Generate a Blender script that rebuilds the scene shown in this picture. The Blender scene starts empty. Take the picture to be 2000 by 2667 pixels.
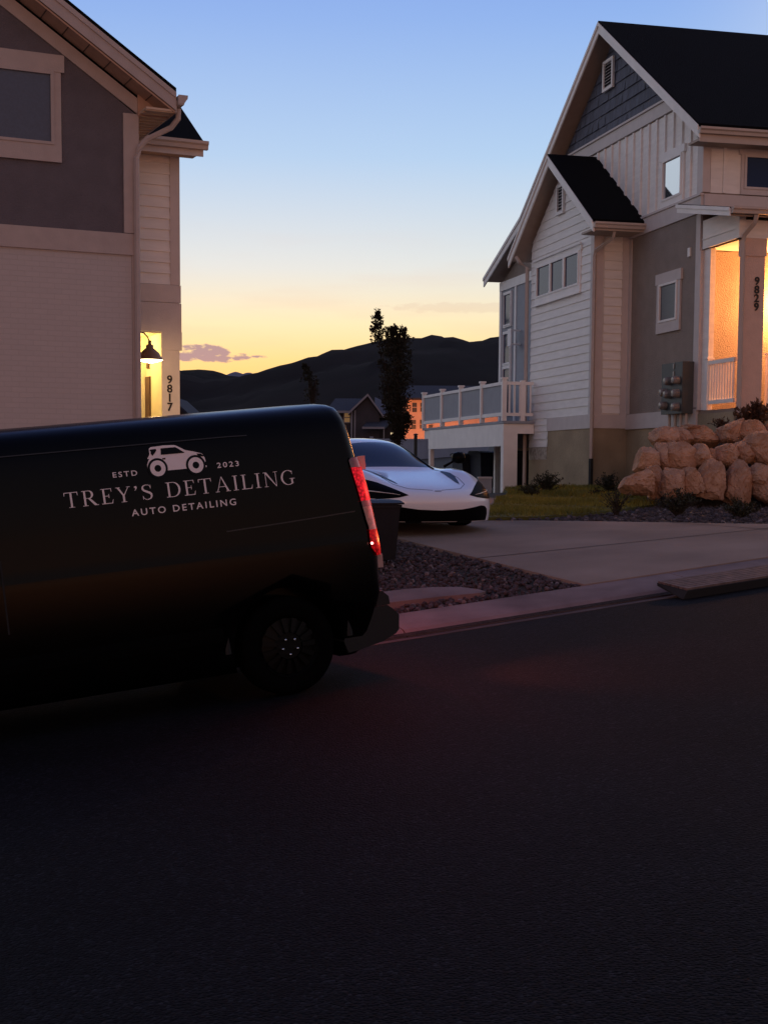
import bpy, bmesh, math, random
import numpy as np
from mathutils import Vector, Matrix
from mathutils.bvhtree import BVHTree
random.seed(7); rng = random.Random(11)
PI = math.pi
sc = bpy.context.scene
COL = sc.collection
# ------------------------------------------------------------------ camera
CAMZ = 1.6                                   # eye height; the road under the photographer is z ~ 0
FPX, CX, CY, PIT, ROL = 3727.3, 1000.0, 1535.5, 0.08492, 0.00626
cp, sp = math.cos(PIT), math.sin(PIT)
FW = Vector((0, cp, -sp)); _u = Vector((0, sp, cp)); _r = Vector((1, 0, 0))
CR = _r*math.cos(ROL) + _u*math.sin(ROL); CU = _u*math.cos(ROL) - _r*math.sin(ROL)
cd = bpy.data.cameras.new('camera'); cam = bpy.data.objects.new('camera', cd); COL.objects.link(cam)
m3 = Matrix((CR, CU, -FW)).transposed()
cam.matrix_world = Matrix.Translation((0, 0, CAMZ)) @ m3.to_4x4()
cd.sensor_fit = 'HORIZONTAL'; cd.sensor_width = 36; cd.lens = 36*FPX/2000; cd.shift_y = (CY-1333.5)/2000
cd.clip_start = 0.1; cd.clip_end = 30000
sc.camera = cam
# ------------------------------------------------------------------ world: clear sky just after sunset
def mth(nt, op, *ins, clamp=False):
    n = nt.nodes.new('ShaderNodeMath'); n.operation = op; n.use_clamp = clamp
    for i, v in enumerate(ins):
        if isinstance(v, (int, float)): n.inputs[i].default_value = v
        else: nt.links.new(v, n.inputs[i])
    return n.outputs[0]
def mixc(nt, f, a, b, mode='MIX'):
    n = nt.nodes.new('ShaderNodeMix'); n.data_type = 'RGBA'; n.blend_type = mode
    for s, v in ((n.inputs[0], f), (n.inputs[6], a), (n.inputs[7], b)):
        if isinstance(v, (int, float)): s.default_value = v
        elif isinstance(v, tuple): s.default_value = (*v, 1)
        else: nt.links.new(v, s)
    return n.outputs[2]
def ramp(nt, fac, stops, interp='LINEAR'):
    n = nt.nodes.new('ShaderNodeValToRGB'); r = n.color_ramp; r.interpolation = interp
    while len(r.elements) < len(stops): r.elements.new(0.5)
    for e, (p, c) in zip(r.elements, stops):
        e.position = p; e.color = (*c, 1) if len(c) == 3 else c
    if fac is not None: nt.links.new(fac, n.inputs[0])
    return n.outputs[0]
def lin(*c): return tuple(((v/255+0.055)/1.055)**2.4 if v > 10 else v/255/12.92 for v in c)
W = bpy.data.worlds.new('World'); sc.world = W; W.use_nodes = True
nt = W.node_tree; nt.nodes.clear()
tc = nt.nodes.new('ShaderNodeTexCoord'); sx = nt.nodes.new('ShaderNodeSeparateXYZ')
nt.links.new(tc.outputs['Generated'], sx.inputs[0])
X, Y, Z = sx.outputs
el = mth(nt, 'ARCSINE', Z)                                  # radians
elr = mth(nt, 'DIVIDE', el, math.radians(90), clamp=True)
d = lambda deg: deg/90
skyW = ramp(nt, elr, [(0, lin(246,184,104)), (d(2.6), lin(252,202,118)), (d(4.0), lin(251,216,142)), (d(5.6), lin(247,232,188)),
    (d(7.8), lin(220,228,228)), (d(12), lin(174,207,241)), (d(17), lin(140,178,238)), (d(20), lin(126,162,230)), (d(35), lin(92,112,178)), (1.0, lin(62,70,116))])
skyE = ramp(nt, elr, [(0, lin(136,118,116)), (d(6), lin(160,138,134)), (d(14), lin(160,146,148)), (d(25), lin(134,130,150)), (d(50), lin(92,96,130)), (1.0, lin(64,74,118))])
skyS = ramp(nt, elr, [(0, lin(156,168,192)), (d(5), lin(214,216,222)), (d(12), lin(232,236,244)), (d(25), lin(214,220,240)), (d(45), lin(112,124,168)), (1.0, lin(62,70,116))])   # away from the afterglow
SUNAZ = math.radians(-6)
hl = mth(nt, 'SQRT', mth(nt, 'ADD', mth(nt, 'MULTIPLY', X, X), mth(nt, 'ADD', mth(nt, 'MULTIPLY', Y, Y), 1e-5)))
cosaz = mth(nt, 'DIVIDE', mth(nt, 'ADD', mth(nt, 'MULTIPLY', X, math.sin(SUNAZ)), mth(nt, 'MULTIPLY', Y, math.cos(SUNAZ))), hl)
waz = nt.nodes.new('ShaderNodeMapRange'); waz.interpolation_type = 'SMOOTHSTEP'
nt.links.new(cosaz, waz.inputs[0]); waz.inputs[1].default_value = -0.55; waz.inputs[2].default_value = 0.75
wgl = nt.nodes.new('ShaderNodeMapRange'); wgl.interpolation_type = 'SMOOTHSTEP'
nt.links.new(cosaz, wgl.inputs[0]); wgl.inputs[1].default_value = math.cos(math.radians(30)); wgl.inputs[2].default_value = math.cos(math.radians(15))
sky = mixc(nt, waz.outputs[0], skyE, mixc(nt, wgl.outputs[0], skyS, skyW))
# streaks of thin cloud and one grey-violet cloud bank low in the west
az = mth(nt, 'ARCTAN2', X, Y)
cv = nt.nodes.new('ShaderNodeCombineXYZ'); nt.links.new(mth(nt, 'MULTIPLY', az, 9.0), cv.inputs[0]); nt.links.new(mth(nt, 'MULTIPLY', el, 60.0), cv.inputs[1])
nz = nt.nodes.new('ShaderNodeTexNoise'); nt.links.new(cv.outputs[0], nz.inputs[0]); nz.inputs['Scale'].default_value = 1.0; nz.inputs['Detail'].default_value = 6
st1 = ramp(nt, nz.outputs[0], [(0.5, (0,0,0)), (0.75, (1,1,1))])
low = ramp(nt, elr, [(0, (1,1,1)), (d(7), (0.7,0.7,0.7)), (d(10), (0,0,0))])
sky = mixc(nt, mth(nt, 'MULTIPLY', mth(nt, 'MULTIPLY', st1, low), 0.25), sky, lin(222,188,170))
cv2 = nt.nodes.new('ShaderNodeCombineXYZ'); nt.links.new(mth(nt, 'MULTIPLY', az, 85.0), cv2.inputs[0]); nt.links.new(mth(nt, 'MULTIPLY', el, 230.0), cv2.inputs[1])
nz2 = nt.nodes.new('ShaderNodeTexNoise'); nt.links.new(cv2.outputs[0], nz2.inputs[0]); nz2.inputs['Scale'].default_value = 1.3; nz2.inputs['Detail'].default_value = 7
def cloud(azc, elc, wa, we, amp):
    a = mth(nt, 'DIVIDE', mth(nt, 'SUBTRACT', az, math.radians(azc)), math.radians(wa))
    e = mth(nt, 'DIVIDE', mth(nt, 'SUBTRACT', el, math.radians(elc)), math.radians(we))
    r2 = mth(nt, 'ADD', mth(nt, 'MULTIPLY', a, a), mth(nt, 'MULTIPLY', e, e))
    dens = mth(nt, 'ADD', mth(nt, 'SUBTRACT', 1.0, r2), mth(nt, 'MULTIPLY', mth(nt, 'SUBTRACT', nz2.outputs[0], 0.5), amp))
    return mth(nt, 'MULTIPLY', dens, 1.9, clamp=True)
c1 = mth(nt, 'MAXIMUM', cloud(-7.4, 4.30, 2.3, 0.22, 4.2), cloud(-7.1, 4.44, 1.1, 0.36, 4.0))
sky = mixc(nt, mth(nt, 'MULTIPLY', c1, 0.92), sky, lin(140,126,150))
c2 = cloud(3.0, 6.3, 3.2, 0.22, 2.2)
sky = mixc(nt, mth(nt, 'MULTIPLY', c2, 0.22), sky, lin(200,170,160))
# orange glow added to the sky low in the east for the van's flank to mirror
tg = mth(nt, 'DIVIDE', mth(nt, 'SUBTRACT', az, math.radians(142)), math.radians(10)); te = mth(nt, 'DIVIDE', mth(nt, 'SUBTRACT', el, math.radians(-.3)), math.radians(2.2))
tgl = mth(nt, 'EXPONENT', mth(nt, 'MULTIPLY', mth(nt, 'ADD', mth(nt, 'MULTIPLY', tg, tg), mth(nt, 'MULTIPLY', te, te)), -1.0))
sky = mixc(nt, tgl, sky, (3.2, 1.0, .28))
ns = nt.nodes.new('ShaderNodeTexSky'); ns.sky_type = 'NISHITA'; ns.sun_disc = False
ns.sun_elevation = math.radians(0.5); ns.sun_rotation = SUNAZ
skyn = mixc(nt, 0.02, sky, ns.outputs[0])
bg = nt.nodes.new('ShaderNodeBackground'); nt.links.new(skyn, bg.inputs[0]); bg.inputs[1].default_value = 1.0
wo = nt.nodes.new('ShaderNodeOutputWorld'); nt.links.new(bg.outputs[0], wo.inputs[0])
# the warm glow of the lit street behind the photographer
sl = bpy.data.lights.new('street_glow', 'SUN'); sl.energy = 0.25; sl.angle = math.radians(20); sl.color = (1, 0.42, 0.23)
so = bpy.data.objects.new('street_glow', sl); COL.objects.link(so)
_a, _e = math.radians(174), math.radians(4)
so.rotation_euler = Vector((math.sin(_a)*math.cos(_e), math.cos(_a)*math.cos(_e), math.sin(_e))).to_track_quat('Z', 'Y').to_euler()
sc.view_settings.view_transform = 'Standard'; sc.view_settings.look = 'None'
sc.view_settings.exposure = 0; sc.view_settings.gamma = 1; sc.view_settings.use_curve_mapping = False
try: sc.cycles.use_denoising = True; sc.cycles.max_bounces = 6; sc.cycles.sample_clamp_indirect = 3
except Exception: pass
# ------------------------------------------------------------------ geometry of the place
def dirv(azd, eld=0):
    a, e = math.radians(azd), math.radians(eld); return Vector((math.sin(a)*math.cos(e), math.cos(a)*math.cos(e), math.sin(e)))
def ray(x, y): return CR*(x-CX)/FPX + CU*(CY-y)/FPX + FW
def hit(x, y, p, n): dd = ray(x, y); o = Vector((0,0,CAMZ)); return o + dd*((p-o).dot(n)/dd.dot(n))
def atY(x, y, Yd): dd = ray(x, y); return Vector((0,0,CAMZ)) + dd*(Yd/dd.y)
P0 = atY(745, 1818, 9.2)                      # street frame: s along the street (uphill), t towards the houses, n up
D1 = dirv(65, 5.7); D2 = dirv(-25, -1.5); D2 = (D2-D1*D2.dot(D1)).normalized(); DN = D1.cross(D2)
STM = Matrix((D1, D2, DN)).transposed().to_4x4(); STM.translation = P0
def ST(s, t, h=0): return STM @ Vector((s, t, h))
class Fr:
    def __init__(f, x, y, azd):
        f.o = Vector((x, y, 0)); f.A = dirv(azd); f.B = dirv(azd+90)
        f.M = Matrix((f.B, f.A, Vector((0,0,1)))).transposed().to_4x4(); f.M.translation = Vector((x, y, CAMZ))
_c = atY(1829, 640, 26.0); HR = Fr(_c.x, _c.y, math.degrees(-0.23867))   # local x = b (right), y = a (back), z above eye level
_c = atY(363, 700, 21.5); HL = Fr(_c.x, _c.y, -25.0)
# ------------------------------------------------------------------ materials
MATS = {}
def mat(name, col, rough=0.7, var=0.0, vscale=4.0, bump=0.0, bscale=60.0, metal=0.0, spec=0.5, coat=0.0, emis=None, estr=0.0, col2=None, detail=4, stretch=None):
    if name in MATS: return MATS[name]
    m = bpy.data.materials.new(name); m.use_nodes = True; t = m.node_tree; b = t.nodes['Principled BSDF']
    b.inputs['Roughness'].default_value = rough; b.inputs['Metallic'].default_value = metal
    b.inputs['Specular IOR Level'].default_value = spec; b.inputs['Coat Weight'].default_value = coat
    b.inputs['Base Color'].default_value = (*col, 1)
    o = t.nodes.new('ShaderNodeTexCoord').outputs['Object']
    if stretch:
        mp = t.nodes.new('ShaderNodeMapping'); mp.inputs['Scale'].default_value = stretch; t.links.new(o, mp.inputs[0]); o = mp.outputs[0]
    if var or col2:
        n = t.nodes.new('ShaderNodeTexNoise'); n.inputs['Scale'].default_value = vscale; n.inputs['Detail'].default_value = detail; t.links.new(o, n.inputs[0])
        c2 = col2 or tuple(min(1, v*(1+var)) for v in col); c1 = col if col2 else tuple(v*(1-var) for v in col)
        t.links.new(ramp(t, n.outputs[0], [(0.3, c1), (0.7, c2)]), b.inputs['Base Color'])
    if bump:
        n = t.nodes.new('ShaderNodeTexNoise'); n.inputs['Scale'].default_value = bscale; n.inputs['Detail'].default_value = 5; t.links.new(o, n.inputs[0])
        bp = t.nodes.new('ShaderNodeBump'); bp.inputs['Strength'].default_value = min(1, bump); bp.inputs['Distance'].default_value = 0.02
        t.links.new(n.outputs[0], bp.inputs['Height']); t.links.new(bp.outputs[0], b.inputs['Normal'])
    if emis: b.inputs['Emission Color'].default_value = (*emis, 1); b.inputs['Emission Strength'].default_value = estr
    MATS[name] = m; return m
M_white = mat('white_paint', (0.86,0.84,0.81), 0.6, 0.06, 3, 0.15, 80)
M_trim = mat('trim_paint', (0.60,0.54,0.52), 0.6, 0.05, 5, 0.15, 60)
M_siding = mat('siding_paint', (0.86,0.83,0.79), 0.6, 0.06, 2.5, 0.2, 50, stretch=(1,1,6))
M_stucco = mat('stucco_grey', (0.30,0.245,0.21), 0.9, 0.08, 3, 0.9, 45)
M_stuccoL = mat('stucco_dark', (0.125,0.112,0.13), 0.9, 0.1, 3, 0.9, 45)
M_shake = mat('shake_blue', (0.10,0.11,0.15), 0.8, 0.25, 9, 0.5, 30, stretch=(1,1,0.3))
M_greypanel = mat('grey_panel', (0.30,0.32,0.36), 0.7, 0.05, 4, 0.1, 60)
M_found = mat('foundation_concrete', (0.33,0.255,0.165), 0.9, 0.2, 1.6, 0.6, 18)
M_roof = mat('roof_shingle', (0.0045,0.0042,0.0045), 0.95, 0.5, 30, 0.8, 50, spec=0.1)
M_soffit = mat('soffit_board', (0.42,0.34,0.28), 0.7, 0.06, 5)
M_gutter = mat('gutter_metal', (0.50,0.42,0.37), 0.45, 0.05, 4)
M_glass = mat('window_glass', (0.012,0.028,0.085), 0.08, spec=0.2)
M_mirror = mat('reflecting_glass', (0.55,0.62,0.68), 0.03, metal=0.9)
M_blind = mat('window_blind', (0.05,0.065,0.09), 0.35, 0.15, 40, spec=0.6, stretch=(0.05,0.05,1))
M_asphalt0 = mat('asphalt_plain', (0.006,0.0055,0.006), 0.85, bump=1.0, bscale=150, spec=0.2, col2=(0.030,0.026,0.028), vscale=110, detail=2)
def asphalt():
    m = bpy.data.materials.new('asphalt'); m.use_nodes = True; t = m.node_tree; b = t.nodes['Principled BSDF']; b.inputs['Roughness'].default_value = .85; b.inputs['Specular IOR Level'].default_value = .10
    o = t.nodes.new('ShaderNodeTexCoord').outputs['Object']
    v = t.nodes.new('ShaderNodeTexVoronoi'); v.inputs['Scale'].default_value = 75; t.links.new(o, v.inputs[0])
    n = t.nodes.new('ShaderNodeTexNoise'); n.inputs['Scale'].default_value = 120; n.inputs['Detail'].default_value = 3; t.links.new(o, n.inputs[0])
    n2 = t.nodes.new('ShaderNodeTexNoise'); n2.inputs['Scale'].default_value = .9; n2.inputs['Detail'].default_value = 6; t.links.new(o, n2.inputs[0])
    sp = t.nodes.new('ShaderNodeSeparateColor'); t.links.new(v.outputs['Color'], sp.inputs[0])
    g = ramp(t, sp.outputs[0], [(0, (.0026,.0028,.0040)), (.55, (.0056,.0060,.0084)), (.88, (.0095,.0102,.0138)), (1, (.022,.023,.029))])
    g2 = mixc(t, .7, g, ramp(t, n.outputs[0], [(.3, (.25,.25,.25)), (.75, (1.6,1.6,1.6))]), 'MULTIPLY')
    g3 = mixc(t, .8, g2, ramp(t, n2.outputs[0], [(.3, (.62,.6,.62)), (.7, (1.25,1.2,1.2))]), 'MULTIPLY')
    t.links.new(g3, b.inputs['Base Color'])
    bp = t.nodes.new('ShaderNodeBump'); bp.inputs['Strength'].default_value = 1; bp.inputs['Distance'].default_value = .006; t.links.new(v.outputs['Distance'], bp.inputs['Height']); bp.invert = True; t.links.new(bp.outputs[0], b.inputs['Normal'])
    return m
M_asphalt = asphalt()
M_conc = mat('concrete', (0.30,0.225,0.18), 0.95, 0.20, .9, 0.5, 120, spec=.12, detail=8)
M_conc2 = mat('kerb_concrete', (0.22,0.17,0.165), 0.95, 0.28, 2.0, 0.5, 100, spec=.08, detail=8)
M_soil = mat('soil', (0.03,0.022,0.018), 1.0, 0.4, 20, 0.9, 40)
M_gravel = mat('gravel_ground', (0.035,0.027,0.028), 1.0, 0.4, 40, 0.9, 60)
M_black = mat('black_plastic', (0.008,0.008,0.009), 0.5, 0.2, 30)
M_dark = mat('dark_interior', (0.01,0.01,0.012), 0.9)
M_num = mat('number_metal', (0.008,0.006,0.006), 0.5)
def grassmat():
    m = mat('grass_base', (0.05,0.055,0.008), 0.9, col2=(0.13,0.115,0.014), vscale=1.6, bump=0.8, bscale=70); return m
M_grass = grassmat()
M_blade = mat('grass_blade', (0.10,0.105,0.012), 0.8, col2=(0.28,0.23,0.03), vscale=1.2)
def rockmat(name, c1, c2, vs=3.0):
    m = mat(name, c1, 0.95, col2=c2, vscale=vs, bump=1.0, bscale=9, detail=8); return m
M_rock = rockmat('boulder_stone', (0.30,0.155,0.09), (0.60,0.36,0.235))
# ------------------------------------------------------------------ mesh builder
class MB:
    def __init__(s): s.v = []; s.f = []; s.mi = []
    def add(s, vs, fs, mi=0):
        n = len(s.v); s.v += [Vector(v) for v in vs]
        for f in fs: s.f.append(tuple(n+i for i in f)); s.mi.append(mi)
    def box(s, x0, x1, y0, y1, z0, z1, mi=0):
        s.add([(x,y,z) for x in (x0,x1) for y in (y0,y1) for z in (z0,z1)], [(0,1,3,2),(4,6,7,5),(0,4,5,1),(2,3,7,6),(0,2,6,4),(1,5,7,3)], mi); return s
    def quad(s, *p, mi=0): s.add(p, [tuple(range(len(p)))], mi); return s
    def prism(s, pts, axis, lo, hi, mi=0):
        n = len(pts)
        def q(p, w): return {0:(w,p[0],p[1]), 1:(p[0],w,p[1]), 2:(p[0],p[1],w)}[axis]
        s.add([q(p,lo) for p in pts]+[q(p,hi) for p in pts], [tuple(range(n))[::-1], tuple(range(n,2*n))]+[(i,(i+1)%n,n+(i+1)%n,n+i) for i in range(n)], mi); return s
    def tube(s, pts, r, seg=8, mi=0, cap=True):
        pts = [Vector(p) for p in pts]; base = len(s.v); R = r if hasattr(r,'__len__') else [r]*len(pts)
        for i, p in enumerate(pts):
            t = (pts[min(i+1,len(pts)-1)]-pts[max(i-1,0)]).normalized()
            u = t.cross(Vector((0,0,1)) if abs(t.z) < .95 else Vector((0,1,0))).normalized(); w = t.cross(u)
            for k in range(seg):
                a = 2*PI*k/seg; s.v.append(p+(u*math.cos(a)+w*math.sin(a))*R[i])
        for i in range(len(pts)-1):
            for k in range(seg):
                s.f.append((base+i*seg+k, base+i*seg+(k+1)%seg, base+(i+1)*seg+(k+1)%seg, base+(i+1)*seg+k)); s.mi.append(mi)
        if cap:
            s.f.append(tuple(base+k for k in range(seg))[::-1]); s.mi.append(mi)
            e = base+(len(pts)-1)*seg; s.f.append(tuple(e+k for k in range(seg))); s.mi.append(mi)
        return s
    def lathe(s, prof, c, axis=2, seg=24, mi=0):
        base = len(s.v)
        for (r, h) in prof:
            for k in range(seg):
                a = 2*PI*k/seg; x, y = r*math.cos(a), r*math.sin(a)
                v = {0:(h,x,y), 1:(x,h,y), 2:(x,y,h)}[axis]; s.v.append(Vector(v)+Vector(c))
        for i in range(len(prof)-1):
            for k in range(seg):
                s.f.append((base+i*seg+k, base+i*seg+(k+1)%seg, base+(i+1)*seg+(k+1)%seg, base+(i+1)*seg+k)); s.mi.append(mi)
        return s
    def build(s, name, m, parent=None, smooth=False, world=None):
        me = bpy.data.meshes.new(name)
        vs = [world @ v for v in s.v] if world else s.v
        me.from_pydata([tuple(v) for v in vs], [], s.f)
        for mm in (m if isinstance(m, (list, tuple)) else [m]): me.materials.append(mm)
        me.polygons.foreach_set('material_index', s.mi)
        bm = bmesh.new(); bm.from_mesh(me); bmesh.ops.recalc_face_normals(bm, faces=bm.faces); bm.to_mesh(me); bm.free()
        if smooth: me.polygons.foreach_set('use_smooth', [True]*len(me.polygons))
        me.update(); o = bpy.data.objects.new(name, me); COL.objects.link(o)
        if parent: o.parent = parent
        return o
def tag(o, label=None, cat=None, group=None, kind=None):
    if label: o['label'] = label
    if cat: o['category'] = cat
    if group: o['group'] = group
    if kind: o['kind'] = kind
    return o
def thing(name, M, label, cat, group=None):
    o = bpy.data.objects.new(name, None); COL.objects.link(o); o.empty_display_size = 0.3
    o.matrix_world = M; return tag(o, label, cat, group)
def copy_tree(o, parent=None):
    c = o.copy(); COL.objects.link(c); c.parent = parent
    for ch in list(o.children): copy_tree(ch, c)
    return c
def sidingA(mb, x, y_of, z0, z1, ex=0.178, p=0.02):    # horizontal boards on a plane x = const facing -x
    z = z0
    while z < z1-1e-4:
        zt = min(z+ex, z1); zm = z+0.01
        l0, h0 = y_of(z); l1, h1 = y_of(zt)
        if h0-l0 > .02:
            if h1-l1 < .02: l1 = h1 = (l1+h1)/2
            mb.add([(x-p,l0,z),(x-p,h0,z),(x-.003,h1,zt),(x-.003,l1,zt),(x,l0,z),(x,h0,z)], [(0,1,2,3),(4,5,1,0)])
        z = zt
def sidingB(mb, y, x0, x1, z0, z1, ex=0.178, p=0.018):
    z = z0
    while z < z1-1e-4:
        zt = min(z+ex, z1)
        mb.add([(x0,y-p,z),(x1,y-p,z),(x1,y-.003,zt),(x0,y-.003,zt),(x0,y,z),(x1,y,z)], [(0,1,2,3),(4,5,1,0)]); z = zt
def windowA(parent, x, y0, y1, z0, z1, glass, head=0.2, side=0.1, sill=0.17, ext=0.05, m=None, frame=0.045, mull=()):
    """window on a plane x = const facing -x, glass opening y0..y1 z0..z1"""
    m = m or M_trim; f = MB()
    f.box(x-.035, x-.001, y0-side, y0-frame, z0, z1); f.box(x-.035, x-.001, y1+frame, y1+side, z0, z1)
    f.box(x-.045, x-.001, y0-side-ext, y1+side+ext, z1, z1+head); f.box(x-.04, x-.001, y0-side, y1+side, z0-sill, z0)
    w = f.build('window', m, parent)
    f = MB()
    for a, b in ((y0-frame, y0), (y1, y1+frame)): f.box(x-.055, x-.0015, a+.001, b-.001, z0+.001, z1-.001)
    f.box(x-.053, x-.0015, y0, y1, z1-.04, z1-.001); f.box(x-.053, x-.0015, y0, y1, z0+.001, z0+.04)
    for c in mull: f.box(x-.051, x-.0015, c-.05, c+.05, z0+.04, z1-.04)
    f.build('sash', M_white, w)
    g = MB(); g.quad((x-.02,y0,z0),(x-.02,y1,z0),(x-.02,y1,z1),(x-.02,y0,z1)); g.build('pane', glass, w)
    return w
def windowB(parent, y, x0, x1, z0, z1, glass, head=0.2, side=0.1, sill=0.17, ext=0.05, m=None, frame=0.045, mull=(), rail=None):
    m = m or M_trim; f = MB()
    f.box(x0-side, x0-frame, y-.035, y-.001, z0, z1); f.box(x1+frame, x1+side, y-.035, y-.001, z0, z1)
    f.box(x0-side-ext, x1+side+ext, y-.045, y-.001, z1, z1+head); f.box(x0-side, x1+side, y-.04, y-.001, z0-sill, z0)
    w = f.build('window', m, parent)
    f = MB()
    for a, b in ((x0-frame, x0), (x1, x1+frame)): f.box(a+.001, b-.001, y-.055, y-.0015, z0+.001, z1-.001)
    f.box(x0, x1, y-.053, y-.0015, z1-.04, z1-.001); f.box(x0, x1, y-.053, y-.0015, z0+.001, z0+.04)
    for c in mull: f.box(c-.04, c+.04, y-.051, y-.0015, z0+.04, z1-.04)
    if rail: f.box(x0, x1, y-.049, y-.0015, rail-.03, rail+.03)
    f.build('sash', m, w)
    g = MB(); g.quad((x0,y-.02,z0),(x1,y-.02,z0),(x1,y-.02,z1),(x0,y-.02,z1)); g.build('pane', glass, w)
    return w
def text_mesh(body, size, extrude=0.004, offset=0.0, spacing=1.0):
    c = bpy.data.curves.new('lettering', 'FONT'); c.body = body; c.size = size; c.extrude = extrude; c.offset = offset
    c.align_x = 'CENTER'; c.align_y = 'CENTER'; c.space_character = spacing; c.resolution_u = 5
    o = bpy.data.objects.new('lettering', c); COL.objects.link(o)
    bpy.context.view_layer.update(); dg = bpy.context.evaluated_depsgraph_get()
    me = bpy.data.meshes.new_from_object(o.evaluated_get(dg)); vs = [v.co.copy() for v in me.vertices]; fs = [tuple(p.vertices) for p in me.polygons]
    bpy.data.objects.remove(o); bpy.data.meshes.remove(me); return vs, fs
def stone(mb, c, r, ry=1.0, rz=1.0, mi=0, rg=rng):
    """small many-sided pebble"""
    q = Matrix.Rotation(rg.uniform(0,6.3),3,'Z') @ Matrix.Rotation(rg.uniform(0,6.3),3,'X')
    vs = []
    for v in ICO: vs.append(Vector(c)+ (q @ Vector((v[0]*r*rg.uniform(.7,1.2), v[1]*r*ry*rg.uniform(.7,1.2), v[2]*r*rz*rg.uniform(.7,1.2)))))
    mb.add(vs, ICOF, mi)
_b = bmesh.new(); bmesh.ops.create_icosphere(_b, subdivisions=1, radius=1); ICO = [tuple(v.co) for v in _b.verts]; ICOF = [tuple(v.index for v in f.verts) for f in _b.faces]; _b.free()
# ================================================================== GROUND
def interp(x, pts):
    if x <= pts[0][0]: return pts[0][1]
    for (a, va), (b, vb) in zip(pts, pts[1:]):
        if x <= b: return va+(vb-va)*(x-a)/(b-a)
    return pts[-1][1]
H1 = dirv(65); H2 = dirv(-25)
def toST(p): q = Vector((p[0]-P0.x, p[1]-P0.y, 0)); return q.dot(H1), q.dot(H2)
def yardz(s, t):
    near = P0.z + 0.0998*s - 0.0262*2.5 + 0.1
    zf = -.70 + max(-.15, .02*(s-6)) + interp(t, [(8,0),(16,.16),(19.5,-.09),(30,-.1),(60,.3),(160,.3),(420,3)]) + .08*max(0, s-14) - .02*max(0, -s) + CAMZ
    w = min(1, max(0, (t-2.5)/5.5)); return near*(1-w)+zf*w
def YP(s, t, h=0):
    p = P0 + H1*s + H2*t; return Vector((p.x, p.y, yardz(s, t)+h))
def yhit(x, y, h=0):                       # where the line of sight through a point of the photo meets the yard
    dd = ray(x, y); o = Vector((0,0,CAMZ)); lo = 3.0
    k = 8.0
    while k < 80:
        p = o+dd*k; s, t = toST(p)
        if t > 2.3 and p.z <= yardz(s, t)+h: break
        k += .02
    return toST(p)
mb = MB()                                   # road
S_ = [-60,-30,-15,-8,-4,0,4,8,15,30,60]
for i in range(len(S_)-1): mb.quad(ST(S_[i],-12,0), ST(S_[i+1],-12,0), ST(S_[i+1],1.61,0), ST(S_[i],1.61,0))
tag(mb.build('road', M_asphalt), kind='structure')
mb = MB(); prof = [(1.60,-.1),(1.60,.004),(1.92,-.028),(1.925,-.022),(2.0,.030),(2.12,.055),(2.5,.10),(2.52,.098),(2.52,-.1)]
s0 = -40.0; joints = []
k = 4.86
while k > -40: joints.append(k); k -= 3.05
k = 4.86+3.05
while k < 60: joints.append(k); k += 3.05
joints.sort()
for a, b in zip(joints, joints[1:]):
    a2, b2 = a+.006, b-.006
    for (t0,h0),(t1,h1) in zip(prof, prof[1:]): mb.quad(ST(a2,t0,h0), ST(b2,t0,h0), ST(b2,t1,h1), ST(a2,t1,h1), mi=1 if t1 < 1.95 else 0)
    for ss in (a2, b2): mb.quad(*[ST(ss,t,h) for t,h in prof])
tag(mb.build('kerb', [M_conc2, mat('gutter_pan', (0.10,0.082,0.082), .95, .3, 2.5, .5, 100, spec=.05)]), kind='structure')
mb = MB(); mb.quad(ST(-40,1.918,-.014), ST(60,1.918,-.014), ST(60,1.96,.006), ST(-40,1.96,.006)); tag(mb.build('gutter_strip', M_soil), kind='structure')  # dark strip along the low line of the gutter
# big yard sheet running back towards the hills
mb = MB(); SS = [-90,-60,-40,-25,-15]+[x for x in range(-10,26,2)]+[30,40,60,90,140]; TT = [2.5,3.5,4.5,5.5,6.5,8,10,12,14,16,17.5,19.5,22,26,30,36,44,52,60,80,110,150,220,300,420]
idx = {}
for i, s in enumerate(SS):
    for j, t in enumerate(TT):
        idx[i,j] = len(mb.v); f = 1 if t < 60 else t/60; mb.v.append(YP(s*f, t, -.03) if t < 60 else (lambda p: Vector((p.x, p.y, yardz(s, t)-.03)))(P0+H1*s*f+H2*t))
for i in range(len(SS)-1):
    for j in range(len(TT)-1): mb.f.append((idx[i,j],idx[i+1,j],idx[i+1,j+1],idx[i,j+1])); mb.mi.append(0)
M_ground = mat('dry_ground', (0.035,0.03,0.022), 1.0, 0.3, 0.6, 0.8, 6)
tag(mb.build('ground', M_ground), kind='structure')
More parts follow.
